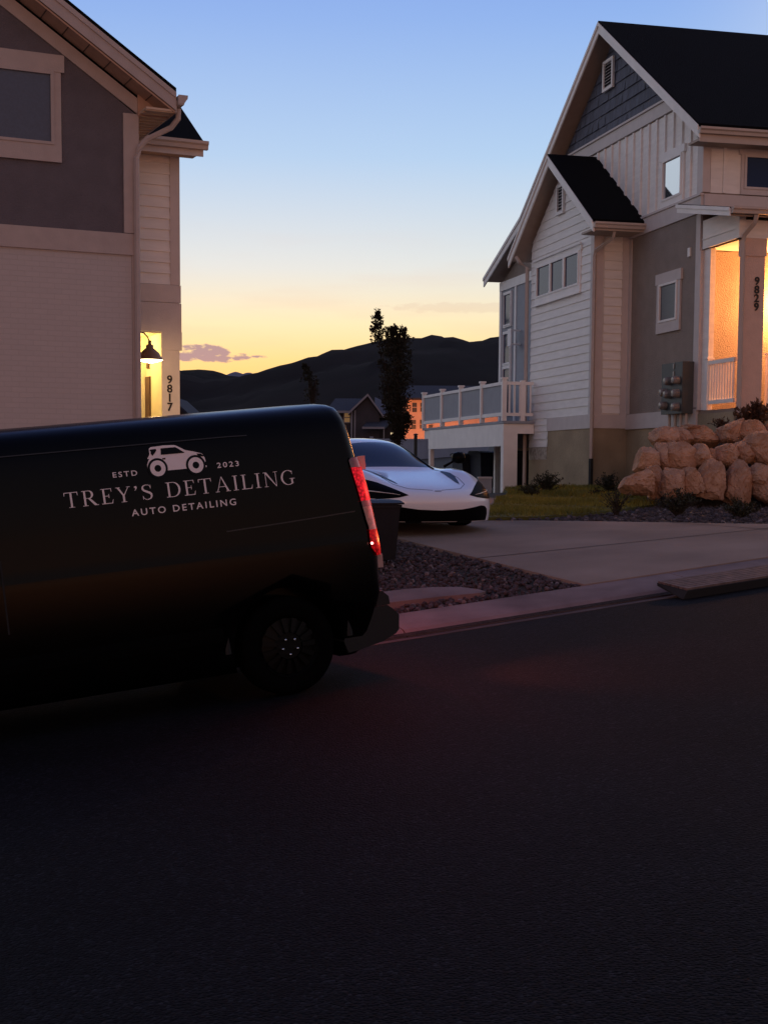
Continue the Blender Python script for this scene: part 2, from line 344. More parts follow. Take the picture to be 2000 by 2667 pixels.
def sheet(name, poly, off, m, step=0.7, skirt=0.15):
    bm = bmesh.new(); vs = [bm.verts.new((s, t, 0)) for s, t in poly]; bm.faces.new(vs)
    s_ = [p[0] for p in poly]; t_ = [p[1] for p in poly]
    for lo, hi, n in ((min(s_), max(s_), (1,0,0)), (min(t_), max(t_), (0,1,0))):
        k = lo+step
        while k < hi:
            bmesh.ops.bisect_plane(bm, geom=bm.verts[:]+bm.edges[:]+bm.faces[:], plane_co=(k,k,0), plane_no=n); k += step
    bmesh.ops.triangulate(bm, faces=bm.faces)
    edge = [e for e in bm.edges if e.is_boundary]
    r = bmesh.ops.extrude_edge_only(bm, edges=edge); low = {v for v in r['geom'] if isinstance(v, bmesh.types.BMVert)}
    for v in bm.verts:
        p = YP(v.co.x, v.co.y, off - (skirt if v in low else 0)); v.co = p
    bmesh.ops.recalc_face_normals(bm, faces=bm.faces)
    me = bpy.data.meshes.new(name); bm.to_mesh(me); bm.free(); me.materials.append(m)
    o = bpy.data.objects.new(name, me); COL.objects.link(o); return o
far = [yhit(x, y) for x, y in ((1262,1358),(1400,1358),(1550,1360),(1750,1363),(1998,1367))]
lawnL = [yhit(x, y) for x, y in ((1272,1335),(1290,1312),(1304,1300))]
drive = [(3.9,2.505),(9.0,2.505),(15,2.505),(15,far[-1][1]-.4)]+far[::-1]+lawnL+[(lawnL[-1][0]+.3,28),(-1,28),(-1,9.5),(2.2,7.4),(3.9,6.6)]
tag(sheet('driveway', drive, 0.012, M_conc), kind='structure')
# saw-cut joints in the slab
mj = MB()
def cut(a, b, w=.012):
    n = 10; pa = [YP(a[0]+(b[0]-a[0])*i/n, a[1]+(b[1]-a[1])*i/n, .0165) for i in range(n+1)]
    dd = (pa[-1]-pa[0]).normalized(); w_ = dd.cross(Vector((0,0,1)))*w
    for p, q in zip(pa, pa[1:]): mj.quad(p-w_, q-w_, q+w_, p+w_)
c1_, c2_, c3_ = yhit(1226,1459), yhit(1500,1435), yhit(1725,1408)
cut(c1_, (15, c3_[1]+(c3_[1]-c1_[1])/(c3_[0]-c1_[0])*(15-c3_[0])) if c3_[0] != c1_[0] else c2_)
for ss in (7.6, 11.3): cut((ss,2.55),(ss,6.3))
tag(mj.build('driveway_joints', M_soil), kind='structure')
lb = [yhit(x, y) for x, y in ((1262,1357),(1400,1355),(1530,1346),(1640,1332),(1700,1323),(1800,1310))]
lawn = lb+[(12.2,10.8),(13.0,12.5),(12.9,15.8),(13.6,19.4),(12.6,19.35)]+[(lawnL[-1][0]+.5,lawnL[-1][1]+.6)]+lawnL[::-1]
tag(sheet('lawn', lawn, 0.05, M_grass, 0.6), kind='structure')
gravR = far+[(15,far[-1][1]-.4),(15,12.0),(12.4,10.7)]+lb[::-1][:-1]
tag(sheet('gravel_bed', gravR, 0.004, M_gravel), kind='structure')
gravL = [(-14,2.505),(3.89,2.505),(3.89,6.58),(2.2,7.38),(-1,9.4),(-14,9.4)]
tag(sheet('gravel_bed', gravL, -0.035, M_gravel), kind='structure')
def inpoly(p, poly):
    c = False; j = len(poly)-1
    for i in range(len(poly)):
        (xi, yi), (xj, yj) = poly[i], poly[j]
        if (yi > p[1]) != (yj > p[1]) and p[0] < (xj-xi)*(p[1]-yi)/(yj-yi)+xi: c = not c
        j = i
    return c
slabP = [yhit(x, y) for x, y in ((985,1552),(1060,1543),(1130,1538),(1200,1538),(1245,1543),(1264,1549),(1250,1554),(1160,1562),(1020,1578),(985,1583))]
slab = sheet('concrete_pad', slabP, 0.03, M_conc2, 0.4, .12)
tag(slab, 'flat pale concrete strip lying in the dark gravel beside the kerb', 'concrete pad')
M_peb = mat('pebble_mix', (0.022,0.017,0.020), 0.9, col2=(0.085,0.066,0.072), vscale=14)
M_peb2 = mat('pebble_pale', (0.15,0.12,0.12), 0.8, 0.3, 20)
mb = MB(); n = 0
while n < 7000:
    s, t = rng.uniform(-.5,3.88), rng.uniform(2.53,7.2)
    if t > 6.5 and rng.random() < .5: continue
    if inpoly((s,t), slabP) or not inpoly((s,t), gravL): continue
    r = rng.uniform(.014,.032); stone(mb, YP(s,t,-.02+rng.uniform(0,.02)), r, 1, .7, 1 if rng.random()<.08 else 0); n += 1
tag(mb.build('gravel', [M_peb, M_peb2]), kind='stuff')
mb = MB(); n = 0; xs = [p[0] for p in gravR]; ts = [p[1] for p in gravR]
while n < 3600:
    s, t = rng.uniform(min(xs),max(xs)), rng.uniform(min(ts),max(ts))
    if not inpoly((s,t), gravR): continue
    r = rng.uniform(.02,.045); stone(mb, YP(s,t,.012), r, 1, .7, 1 if rng.random()<.1 else 0); n += 1
tag(mb.build('gravel', [M_peb, M_peb2]), kind='stuff')
mb = MB(); n = 0; xs = [p[0] for p in lawn]; ts = [p[1] for p in lawn]
while n < 26000:
    s, t = rng.uniform(min(xs),max(xs)), rng.uniform(min(ts),max(ts))
    if not inpoly((s,t), lawn): continue
    p = YP(s,t,.045); a = rng.uniform(0,6.28); h = rng.uniform(.03,.085)*(.8+.5*math.sin(s*2.1+t*1.3)); w = .010
    dx, dy = math.cos(a)*w, math.sin(a)*w; lx, ly = rng.uniform(-.03,.03), rng.uniform(-.03,.03)
    mb.quad(p+Vector((-dx,-dy,0)), p+Vector((dx,dy,0)), p+Vector((lx,ly,h))); n += 1
tag(mb.build('grass', M_blade), kind='stuff')
# ================================================================== HILLS
def ridge(pts, Yd): return [atY(x, y, Yd) for x, y in pts]
M_hill = mat('hill_scrub', (0.012,0.0085,0.0075), 1.0, col2=(0.030,0.022,0.020), vscale=0.012, bump=1.0, bscale=0.05, detail=9, spec=0.02)
M_mtn = mat('mountain_haze', (0.13,0.13,0.19), 1.0, 0.3, 0.002)  # distance haze put into a paler, bluish rock colour
def hill(name, pts, Yd, base_y, Ynear, m, rough=4.0, nx=150, ny=26):
    pr = [(p.x, p.z) for p in ridge(pts, Yd)]; mb = MB(); x0, x1 = pr[0][0], pr[-1][0]
    import mathutils
    for j in range(ny+1):
        v = j/ny
        for i in range(nx+1):
            X = x0+(x1-x0)*i/nx; zr = interp(X, pr); yy = Ynear+(Yd-Ynear)*v
            fold = mathutils.noise.fractal(Vector((X*.006, yy*.004, 3.1)), 1.0, 2.0, 6)
            sm = v**.85
            z = base_y+(zr-base_y)*sm + fold*rough*4*math.sin(PI*min(1,v))+ (rng.uniform(-1,1)*rough*.22)
            mb.v.append(Vector((X*(.55+.45*v) if abs(X) > 0 else X, yy, z)))
    for j in range(ny):
        for i in range(nx):
            a = j*(nx+1)+i; mb.f.append((a,a+1,a+nx+2,a+nx+1)); mb.mi.append(0)
    o = mb.build(name, m, smooth=True); return tag(o, kind='structure')
HY = 900
hill('hills', [(-1600,1010),(-600,975),(200,955),(400,958),(466,966),(505,961),(560,963),(585,972),(620,984),(665,986),(700,983),(740,975),(790,961),(850,932),(900,912),(950,899),(985,890),(1020,886),(1078,882),(1110,885),(1150,893),(1190,899),(1225,893),(1260,884),(1300,877),(1500,850),(1900,830),(2600,850),(3600,900)], HY, CAMZ-4, 150, M_hill, 3.0, 260, 34)
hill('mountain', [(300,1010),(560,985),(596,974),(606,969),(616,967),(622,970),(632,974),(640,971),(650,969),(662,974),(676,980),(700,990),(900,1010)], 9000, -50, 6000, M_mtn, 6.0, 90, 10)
# ================================================================== HOUSE ON THE RIGHT
house = thing('house', HR.M, 'tall white-sided house with steep dark gable roof, lit porch and rear deck', 'house')
RY, RZ, RS = 4.23, 9.11, 0.662
def rtop(a): return RZ-RS*abs(a-RY) if a < 8.96 else 5.98-.38*(a-8.96)
def aof(z): h = (RZ-.30-z)/RS; return RY-h, RY+h         # span of the gable wall at a height
core = MB(); core.prism([(0.0,-1.6),(0.0,5.72),(RY,RZ-.34),(8.96,5.62),(11.4,4.7),(11.4,-1.6)], 0, .004, 13)
core.build('wall', M_stucco, house)
mb = MB(); mb.box(-.02,.0025,.16,3.2,1.1,4.58); mb.build('stucco_panel', M_stucco, house)
# shake gable
mb = MB(); z = 6.9; r2 = random.Random(3)
while z < 8.75:
    l, h = aof(z+.02); l2, h2 = aof(min(z+.235,8.8)); a = l
    while a < h:
        w = r2.uniform(.10,.24); b = min(a+w, h); dpt = r2.uniform(.018,.038)
        zt = z+.235
        def cl(q, zz): return min(zz, rtop(q)-.30)
        mb.add([(-dpt,a+.004,z+r2.uniform(0,.008)),(-dpt,b-.004,z),(-.004,b-.004,cl(b,zt)),(-.004,a+.004,cl(a,zt)),(0,a+.004,z),(0,b-.004,z)], [(0,1,2,3),(4,5,1,0)]); a = b
    z += .235
mb.build('shingle_panel', M_shake, house)
# board and batten band
mb = MB(); mb.prism([(.18,4.9),(9.0,4.9),(9.0,5.6),(8.7,5.85),(7.8,6.45),(7.5,6.64),(.9,6.64),(.18,5.85)], 0, -.016, .002)
k = .5
while k < 8.8:
    zt = min(6.64, rtop(k)-.30)
    if .70 < k < 1.78: mb.box(-.05,-.014,k-.03,k+.03,5.95,zt)
    else: mb.box(-.05,-.014,k-.03,k+.03,4.9,zt)
    k += .37
mb.build('batten_panel', M_siding, house)
mb = MB()
mb.box(-.055,.001,aof(6.9)[0]-.2,aof(6.9)[1]+.2,6.66,6.9); mb.box(-.085,.001,aof(6.9)[0]-.2,aof(6.9)[1]+.2,6.9,6.94)
mb.box(-.05,.001,0,9.0,4.58,4.88); mb.box(-.075,.001,-.02,9.0,4.88,4.92)
mb.box(-.048,.001,.0,3.19,.80,1.1); mb.box(-.046,.0012,0,.17,1.12,4.56); mb.box(-.046,.0012,0,.18,4.93,5.80)
mb.box(-.048,.001,3.05,3.19,1.11,4.57)
mb.box(-.046,-.0005+.1,-.045,-.001,4.93,5.75); mb.box(-.046,.12,-.045,-.001,1.07,3.9)
mb.build('trim', M_trim, house)
# foundation
mb = MB(); mb.box(-.012,.001,0,3.19,-1.4,.80); mb.box(-.77,-.002,3.19,6.94,-1.4,.42); mb.box(-.772,-.002,3.188,5.72,.4,.82); mb.box(-.01,13,-1.38,-.002,.2,1.0); mb.build('foundation', M_found, house)
# bump-out with lap siding
b2 = -.76
def bump_under(a): return 6.55-.28-.70*abs(a-5.05)
mb = MB(); mb.prism([(3.2,.42),(3.2,4.85),(5.05,6.2),(6.94,4.85),(6.94,.42)], 0, b2+.003, -.003)
mb.build('bay_wall', M_siding, house)
mb = MB()
def ys(z):
    lo = 5.74 if z < .83 else 3.32
    if z > 4.78: h = (6.55-.26-z)/.70; return max(3.32, 5.05-h), min(6.93, 5.05+h)
    return lo, 6.93
sidingA(mb, b2, ys, .48, .82, .17)
sidingA(mb, b2, lambda z: (5.74,6.93) if z < 1.12 else ys(z), .82, 1.1, .14)
sidingA(mb, b2, ys, 1.1, 6.25, .178)
sidingB(mb, 3.2, b2+.2, -.17, 1.12, 4.85, .178, .03)
mb.build('siding', M_siding, house)
mb = MB()
mb.box(b2-.035,b2+.001,3.165,3.33,.82,4.84); mb.box(b2-.034,b2+.17,3.16,3.199,.82,4.84); mb.box(-.18,-.002,3.165,3.199,.82,4.84)
mb.box(b2-.03,b2+.001,3.33,5.75,.82,1.1); mb.box(b2+.17,-.18,3.168,3.199,.82,1.1)
mb.build('corner_board', M_trim, house)
M_stone = mat('pale_stone_patch', (0.38,0.33,0.27), 0.9, 0.4, 12, 0.8, 20)
mb = MB(); mb.box(b2-.018,b2+.001,5.76,6.93,.20,.475); mb.build('stone_patch', M_stone, house)
windowA(house, b2, 4.02, 6.48, 3.76, 4.45, M_glass, head=.1, side=.12, sill=.14, mull=(4.84,5.66), m=M_white)
mb = MB(); mb.box(b2-.08,b2-.046,3.82,6.68,4.56,4.60); mb.box(b2-.075,b2-.041,3.86,6.64,3.58,3.61); mb.build('drip_cap', M_white, house)
def vent(x, y0, y1, z0, z1, par):
    f = MB(); f.box(x-.05,x,y0-.06,y0,z0-.06,z1+.06); f.box(x-.05,x,y1,y1+.06,z0-.06,z1+.06); f.box(x-.049,x,y0,y1,z1,z1+.06); f.box(x-.049,x,y0,y1,z0-.06,z0)
    w = f.build('gable_vent', M_white, par); s = MB(); s.box(x-.012,x-.006,y0,y1,z0,z1, 1); n = 8
    for i in range(n):
        zz = z0+(z1-z0)*(i+.1)/n; hh = (z1-z0)/n*.5
        s.add([(x-.045,y0,zz),(x-.045,y1,zz),(x-.016,y1,zz+hh),(x-.016,y0,zz+hh)], [(0,1,2,3)])
    s.build('louvre', [M_trim, M_dark], w)
vent(-.03, 4.2, 4.62, 7.86, 8.36, house)
vent(b2-.015, 4.95, 5.25, 5.42, 5.92, house)
windowA(house, -.016, .86, 1.62, 5.04, 5.80, M_mirror, head=.14, side=.1, sill=.12, m=M_white)
windowA(house, -.02, .93, 1.63, 2.78, 3.50, M_blind, head=.2, side=.16, sill=.2, ext=.05)
# rear extension with the tall windows
mb = MB(); mb.box(-.02,.001,6.96,11.4,1.1,4.5); mb.build('rear_panel', M_greypanel, house)
mb = MB(); mb.box(-.05,.0012,6.97,11.42,4.5,4.72); mb.box(-.045,.0012,11.28,11.42,-.6,4.5); mb.box(-.045,.0012,10.12,10.24,1.1,4.5); mb.build('rear_trim', M_white, house)
windowA(house, -.02, 10.50, 11.02, 3.58, 4.40, M_glass, head=.03, side=.05, sill=.03, ext=0, m=M_white, frame=.02)
windowA(house, -.02, 10.50, 11.02, 2.62, 3.42, M_glass, head=.03, side=.05, sill=.03, ext=0, m=M_white, frame=.02)
windowA(house, -.02, 10.50, 11.02, 1.35, 2.55, M_glass, head=.03, side=.05, sill=.03, ext=0, m=M_white, frame=.02)
mb = MB(); mb.box(-.30,-.27,9.72,9.98,3.0,3.42); mb.box(-.27,-.02,9.78,9.84,3.36,3.40); mb.box(-.27,-.02,9.78,9.84,3.02,3.06); mb.build('wall_fixture', M_white, house)
# front wall above the porch (faces the street)
mb = MB(); mb.box(.12,13,-.016,-.001,4.93,5.85)
k = .38
while k < 12.8: mb.box(k-.03,k+.03,-.05,-.014,4.93,5.85) if not (.66 < k < 2.4) else None; k += .30
mb.build('front_batten_panel', M_siding, house)
windowB(house, -.016, .80, 2.3, 5.02, 5.62, M_glass, head=.1, side=.1, sill=.1)
mb = MB(); mb.box(.001,13,-.04,-.0015,5.70,5.84); mb.box(.001,13,-.05,-.0015,4.60,4.90); mb.build('front_trim', M_trim, house)
mb = MB(); mb.box(.12,13,-.02,-.001,1.06,3.9); mb.build('porch_wall', M_stucco, house)
# main roof
T = .20
def slab_profile(pts, th): return pts + [(a, z-th) for a, z in pts[::-1]]
rp = [(-.50,6.0),(RY,RZ),(8.96,5.98),(11.8,4.90)]
mb = MB(); mb.prism(slab_profile([(a-.02 if a < 0 else a, z+.0) for a, z in rp], .06), 0, -.37, 13.4)
k = 0                                           # the courses of shingles make tiny steps at the rake
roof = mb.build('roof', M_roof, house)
mb = MB(); mb.prism(slab_profile([(a, z-.062) for a, z in rp], .05), 0, -.33, 13.3); mb.build('soffit', M_soffit, roof)
mb = MB(); mb.prism(slab_profile([(a, z-.045) for a, z in rp], .20), 0, -.36, -.33); mb.prism(slab_profile([(a, z-.028) for a, z in rp], .07), 0, -.385, -.3605); mb.build('rake_board', M_white, roof)
mb = MB(); mb.box(-.33,13,-.44,-.02,5.72,5.76); mb.build('eave_soffit', M_soffit, roof)
mb = MB(); mb.box(-.33,13,-.468,-.443,5.70,5.95); mb.build('fascia', M_gutter, roof)
def gutter(name, x0, x1, y, z, par, m=M_gutter, d=.11, h=.11, axis='x'):
    prof = [(0,0),(-.0,-h),(-d*.65,-h),(-d*.75,-h*.55),(-d,-h*.35),(-d,0),(-d+.012,0),(-d+.012,-h*.3),(-.012,-h*.3),(-.012,0)]
    mb = MB()
    if axis == 'x': mb.prism([(y+a, z+b) for a, b in prof], 0, x0, x1)
    else: mb.prism([(y-a, z+b) for a, b in prof], 1, x0, x1)      # y is x-position, opening to +x
    return mb.build(name, m, par)
gutter('gutter', -.36, 13.2, -.47, 5.94, roof)
# small gable roof
rp2 = [(2.45,4.82),(5.05,6.58),(7.58,4.80)]
mb = MB(); mb.prism(slab_profile(rp2, .06), 0, -1.12, -.001); r2o = mb.build('bay_roof', M_roof, house)
mb = MB(); mb.prism(slab_profile([(a, z-.062) for a, z in rp2], .04), 0, -1.08, -.002); mb.build('soffit', M_soffit, r2o)
mb = MB(); mb.prism(slab_profile([(a, z-.045) for a, z in rp2], .20), 0, -1.11, -1.08); mb.prism(slab_profile([(a, z-.028) for a, z in rp2], .06), 0, -1.135, -1.1105); mb.build('rake_board', M_white, r2o)
gutter('gutter', -1.1, -.03, 2.46, 4.76, r2o)
mb = MB(); mb.box(-1.07,-.03,2.5,3.16,4.62,4.66); mb.build('eave_soffit', M_soffit, r2o)
mb = MB(); mb.box(-1.07,-.03,2.463,2.498,4.61,4.77); mb.build('fascia', M_gutter, r2o)
# downspouts
def downspout(par, pts, w=.035, boot=None, m=M_gutter):
    mb = MB(); mb.tube(pts, w, 4); o = mb.build('downspout', m, par)
    if boot: b = MB(); b.tube(boot, w*1.25, 6); b.build('boot', M_black, o)
downspout(house, [(-.62,2.52,4.62),(-.62,2.62,4.5),(-.80,3.05,4.32),(-.80,3.11,4.2),(-.80,3.11,0.2)], .04, [(-.80,3.11,.21),(-.80,3.11,-.42)])
downspout(house, [(-1.05,7.2,4.75),(-1.0,7.1,4.62),(-.84,7.02,4.5),(-.84,7.02,-.55)], .045)
# porch
mb = MB(); mb.box(.02,8,-1.38,-.003,.97,1.06); porch = mb.build('porch_floor', M_conc, house)
mb = MB(); mb.box(-.0,8,-1.36,-.021,3.92,3.96); mb.build('porch_ceiling', M_white, house)
mb = MB(); mb.box(-.02,.10,-1.42,-.05,3.92,4.42); mb.box(-.03,8,-1.44,-1.30,3.92,4.22); mb.box(-.035,-.02,-1.42,-.05,4.08,4.10)
mb.box(.02,.12,-.30,-.046,1.07,3.91); mb.build('porch_beam', M_siding, house)
mb = MB(); mb.prism([(.28,4.76),(-1.75,4.36),(-1.75,4.30),(.28,4.70)], 0, -.36, 8.2); pr_ = mb.build('porch_roof', M_roof, house)
mb = MB(); mb.prism([(.28,4.735),(-1.76,4.335),(-1.76,4.21),(.28,4.60)], 0, -.38, -.355); mb.prism([(.30,4.75),(-1.77,4.35),(-1.77,4.29),(.30,4.69)], 0, -.40, -.382); mb.build('rake_board', M_white, pr_)
mb = MB(); mb.prism([(.0,4.60),(-1.72,4.25),(-1.72,4.22),(.0,4.57)], 0, -.35, 8.1); mb.build('soffit', M_soffit, pr_)
gutter('gutter', -.36, 8.2, -1.77, 4.36, pr_)
downspout(house, [(.10,-1.80,4.25),(.10,-1.74,4.12),(.03,-1.52,3.95),(.03,-1.48,3.85),(.03,-1.48,.86)], .045, [(.03,-1.48,.87),(.03,-1.50,.66)])
mb = MB(); mb.box(.07,.47,-1.43,-1.30,.95,3.92); mb.box(.05,.49,-1.45,-1.28,3.62,3.915); col_ = mb.build('porch_column', mat('column_warm_light', (0.66,0.47,0.38), .8, .06, 5, .4, 50), house)  # warm light on the front column put into its more orange colour
mb = MB(); mb.box(5.2,5.6,-1.43,-1.10,.95,3.92); mb.build('porch_column', M_stucco, house)
def numbers(txt, parent, x, y, z0, dz, size, flip=False):
    mb = MB()
    for i, ch in enumerate(txt):
        vs, fs = text_mesh(ch, size, .008, .004)
        mb.add([(x+v.x, y-v.z, z0-i*dz+v.y) for v in vs], fs)
    return mb.build('house_number', M_num, parent)
numbers('9829', house, .325, -1.445, 3.20, .145, .185)
def railing(par, kind, p0, p1, z0, z1, m=M_white, nb=8, name='railing'):
    mb = MB(); d_ = Vector((p1[0]-p0[0], p1[1]-p0[1], 0)); L = d_.length; d_.normalize(); n_ = Vector((-d_.y, d_.x, 0))
    def bx(a, b, w, zz0, zz1):
        A = Vector((p0[0],p0[1],0))+d_*a; B = Vector((p0[0],p0[1],0))+d_*b
        vs = [q+n_*s_+Vector((0,0,z)) for q in (A,B) for s_ in (-w,w) for z in (zz0,zz1)]
        mb.add(vs, [(0,1,3,2),(4,6,7,5),(0,4,5,1),(2,3,7,6),(0,2,6,4),(1,5,7,3)])
    bx(0, L, .035, z1-.07, z1); bx(0, L, .03, z0, z0+.07)
    for i in range(nb): c = L*(i+.5)/nb; bx(c-.017, c+.017, .017, z0+.07, z1-.07)
    return mb.build(name, m, par)
railing(house, 0, (.05,-.28), (.05,-1.28), 1.16, 1.93, nb=10)
mb = MB(); mb.box(0.0,.11,-.32,-.21,1.06,1.96); mb.box(-.02,.13,-.34,-.19,1.96,1.99); mb.box(.60,.71,-1.41,-1.30,1.06,1.98); mb.box(.58,.73,-1.43,-1.28,1.98,2.01); mb.v = mb.v[:16]; mb.f = mb.f[:12]; mb.mi = mb.mi[:12]; mb.build('newel_post', M_white, house)
mb = MB(); mb.box(.60,.71,-1.41,-1.30,1.06,1.98); mb.box(.58,.73,-1.43,-1.28,1.98,2.01); mb.build('newel_post', M_white, house)
railing(house, 0, (.71,-1.355), (5.2,-1.355), 1.16, 1.90, nb=34)
M_door = mat('front_door', (0.12,0.07,0.05), 0.5, 0.2, 6)
mb = MB(); mb.box(2.3,3.25,-.05,-.022,1.08,3.2); dr_ = mb.build('front_door', M_door, house); mb = MB(); mb.tube([(2.4,-.06,2.05),(2.4,-.12,2.05)], .03); mb.build('handle', M_black, dr_)
mb = MB(); mb.box(-.05,-.021,.40,.50,3.86,4.02); mb.build('wall_fixture', M_white, house)
# porch lamp on the wall beside the door, just outside the picture
M_bulbR = mat('porch_bulb', (1,.6,.3), .5, emis=(1,.5,.18), estr=25)
mb = MB(); mb.lathe([(.0,0),(.07,.0),(.07,.16),(.0,.16)], (1.55,-.14,2.95), 2, 12); pl_ = mb.build('porch_lamp', M_bulbR, house)
mb = MB(); mb.lathe([(.09,.17),(.03,.24),(.0,.25)], (1.55,-.14,2.95), 2, 12); mb.box(1.52,1.58,-.14,-.02,3.12,3.16); mb.build('lamp_frame', M_black, pl_)
def light(name, typ, loc, col, e, parent=None, size=.1, M=None, rot=None, blend=None, spot=None):
    l = bpy.data.lights.new(name, typ); l.energy = e; l.color = col
    if typ in ('POINT','SPOT'): l.shadow_soft_size = size
    if typ == 'SPOT' and spot: l.spot_size = math.radians(spot); l.spot_blend = blend or .3
    o = bpy.data.objects.new(name, l); COL.objects.link(o); o.location = loc
    if parent: o.parent = parent
    if rot: o.rotation_euler = rot
    return o
light('porch_light', 'POINT', (1.55,-.42,3.0), (1,.37,.10), 400, house, .08)
# electric meter bank
mb = MB(); mb.box(-.27,-.049,.12,1.0,1.02,1.95); meter = mb.build('meter_cabinet', mat('meter_paint', (0.05,0.058,0.06), .5, .1, 5), house)
M_mglass = mat('meter_glass', (0.22,0.20,0.19), .25, .3, 30)
for (yy, zz) in ((.27,1.62),(.27,1.38),(.27,1.14),(.62,1.62),(.62,1.38),(.80,1.42),(.80,1.18)):
    mb = MB(); mb.lathe([(.0,-.40),(.055,-.395),(.075,-.36),(.08,-.272)], (0,yy,zz), 0, 14); mb.build('meter_dial', M_mglass, meter)
for yy in (.2,.42,.66,.9): mb = MB(); mb.tube([(-.14,yy,1.02),(-.14,yy,.55)], .03, 8); mb.build('conduit', M_gutter, meter)
for yy, zz in ((.45,1.84),(.45,1.70)): mb = MB(); mb.box(-.285,-.271,yy,yy+.05,zz,zz+.09); mb.build('meter_tag', M_mglass, meter)
# rear deck
mb = MB(); mb.box(-1.5,-.01,6.95,13.45,1.0,1.06); mb.box(-1.5,-.78,6.55,6.95,1.0,1.06); deck = mb.build('deck_floor', M_greypanel, house)
mb = MB(); mb.box(-1.49,-1.44,6.62,12.9,.50,.995); mb.box(-1.44,-.78,6.60,6.66,.78,.995); mb.box(-1.46,-1.42,12.95,13.4,.78,.995); mb.build('beam', M_white, deck)
for (x0,x1,y0,y1) in ((-1.485,-1.16,6.605,6.80),(-1.485,-1.38,12.72,12.88),(-.6,-.48,9.9,10.02)):
    mb = MB(); mb.box(x0,x1,y0,y1,-.75,.99); mb.build('post', M_white, deck)
pp_ = [6.63,8.22,9.95,11.6,13.38]
for q in pp_: mb = MB(); mb.box(-1.53,-1.43,q-.05,q+.05,1.06,1.98); mb.box(-1.55,-1.41,q-.07,q+.07,1.98,2.02); mb.build('railing_post', M_white, deck)
mb = MB(); mb.box(-1.10,-1.0,6.58,6.68,1.06,1.96); mb.build('railing_post', M_white, deck)
for a, b in zip(pp_, pp_[1:]):
    mb = MB(); mp = MB()
    mb.box(-1.51,-1.45,a+.05,b-.05,1.86,1.93); mb.box(-1.51,-1.45,a+.05,b-.05,1.17,1.25); mp.box(-1.485,-1.475,a+.05,b-.05,1.25,1.86)
    mb.build('rail', M_white, deck); mp.build('privacy_screen', M_greypanel, deck)
railing(deck, 0, (-1.42,6.63), (-.8,6.63), 1.17, 1.93, nb=5)
mb = MB(); mb.box(-.03,-.002,7.2,11.2,-.7,.35); mb.build('garage_door', mat('garage_grey', (0.16,0.16,0.18), .7, .1, 4), house)
mb = MB(); mb.box(-.045,-.001,7.0,11.3,.36,.50); mb.build('garage_trim', mat('tan_trim', (0.42,0.27,0.15), .7, .1, 4), house)
# ================================================================== HOUSE ON THE LEFT
lh = thing('house', HL.M, 'dark grey gabled house with painted brick ground floor behind the van', 'house')
LP, LZ, LS = -4.2, 8.50, .658
def ltop(x): return LZ-LS*abs(x-LP)
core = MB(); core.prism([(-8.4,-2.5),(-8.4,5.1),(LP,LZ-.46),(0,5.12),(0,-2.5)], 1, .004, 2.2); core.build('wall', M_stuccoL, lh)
mb = MB(); mb.box(-6,1.28,2.205,8.5,2.2,5.1); mb.box(-6,-.02,2.2,8.5,-2.5,2.2); mb.box(-.02,1.28,3.09,8.5,-2.5,2.2); mb.box(.96,1.25,2.205,3.1,-2.5,2.2)
mb.build('rear_wall', M_siding, lh)
M_brick = bpy.data.materials.new('painted_brick'); M_brick.use_nodes = True; t_ = M_brick.node_tree; pb = t_.nodes['Principled BSDF']
bt = t_.nodes.new('ShaderNodeTexBrick'); tcx = t_.nodes.new('ShaderNodeTexCoord'); mpn = t_.nodes.new('ShaderNodeMapping'); mpn.inputs['Rotation'].default_value = (math.radians(90),0,0)
t_.links.new(tcx.outputs['Object'], mpn.inputs[0]); t_.links.new(mpn.outputs[0], bt.inputs[0])
bt.inputs['Scale'].default_value = 1; bt.inputs['Brick Width'].default_value = .21; bt.inputs['Row Height'].default_value = .075; bt.inputs['Mortar Size'].default_value = .006
bt.inputs['Color1'].default_value = (.50,.45,.44,1); bt.inputs['Color2'].default_value = (.48,.435,.425,1); bt.inputs['Mortar'].default_value = (.46,.415,.405,1)
t_.links.new(bt.outputs[0], pb.inputs['Base Color']); pb.inputs['Roughness'].default_value = .8
bb = t_.nodes.new('ShaderNodeBump'); bb.inputs['Distance'].default_value = .003; bb.invert = True; bb.inputs['Strength'].default_value = .7; t_.links.new(bt.outputs['Fac'], bb.inputs['Height']); t_.links.new(bb.outputs[0], pb.inputs['Normal'])
mb = MB(); mb.box(-8.4,-.12,-.012,.001,-2.5,3.12); mb.build('brick_panel', M_brick, lh)
M_ltrim = mat('trim_rose', (0.44,0.375,0.355), .7, .06, 5, .2, 50)
mb = MB()
mb.box(-8.4,-.0,-.03,.001,3.14,3.41); mb.box(-.23,0,-.0305,.001,3.42,5.14); mb.box(-.118,0,-.031,.001,-2.5,3.12); mb.box(-8.4,-.0,-.045,.0012,3.10,3.14)
mb.prism([(LP,ltop(LP)-.38),(0.0,ltop(0)-.38),(0.0,ltop(0)-.60),(LP,ltop(LP)-.60)], 1, -.032, .001)
mb.build('trim', M_ltrim, lh)
windowB(lh, -.0, -3.3, -1.285, 4.58, 5.6, mat('drawn_blind', (0.05,0.075,0.13), .4, .12, 30, spec=.6), head=.24, side=.15, sill=.24, ext=.05, m=M_ltrim, frame=.05)
lp_ = [(-8.84,ltop(-8.84)),(LP,LZ),(.44,ltop(.44))]
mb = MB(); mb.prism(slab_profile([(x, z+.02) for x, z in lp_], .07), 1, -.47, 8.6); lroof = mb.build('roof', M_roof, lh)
mb = MB(); mb.prism(slab_profile([(x, z-.052) for x, z in lp_], .24), 1, -.455, -.43); mb.prism(slab_profile([(x, z-.04) for x, z in lp_], .08), 1, -.475, -.456); mb.build('rake_board', M_ltrim, lroof)
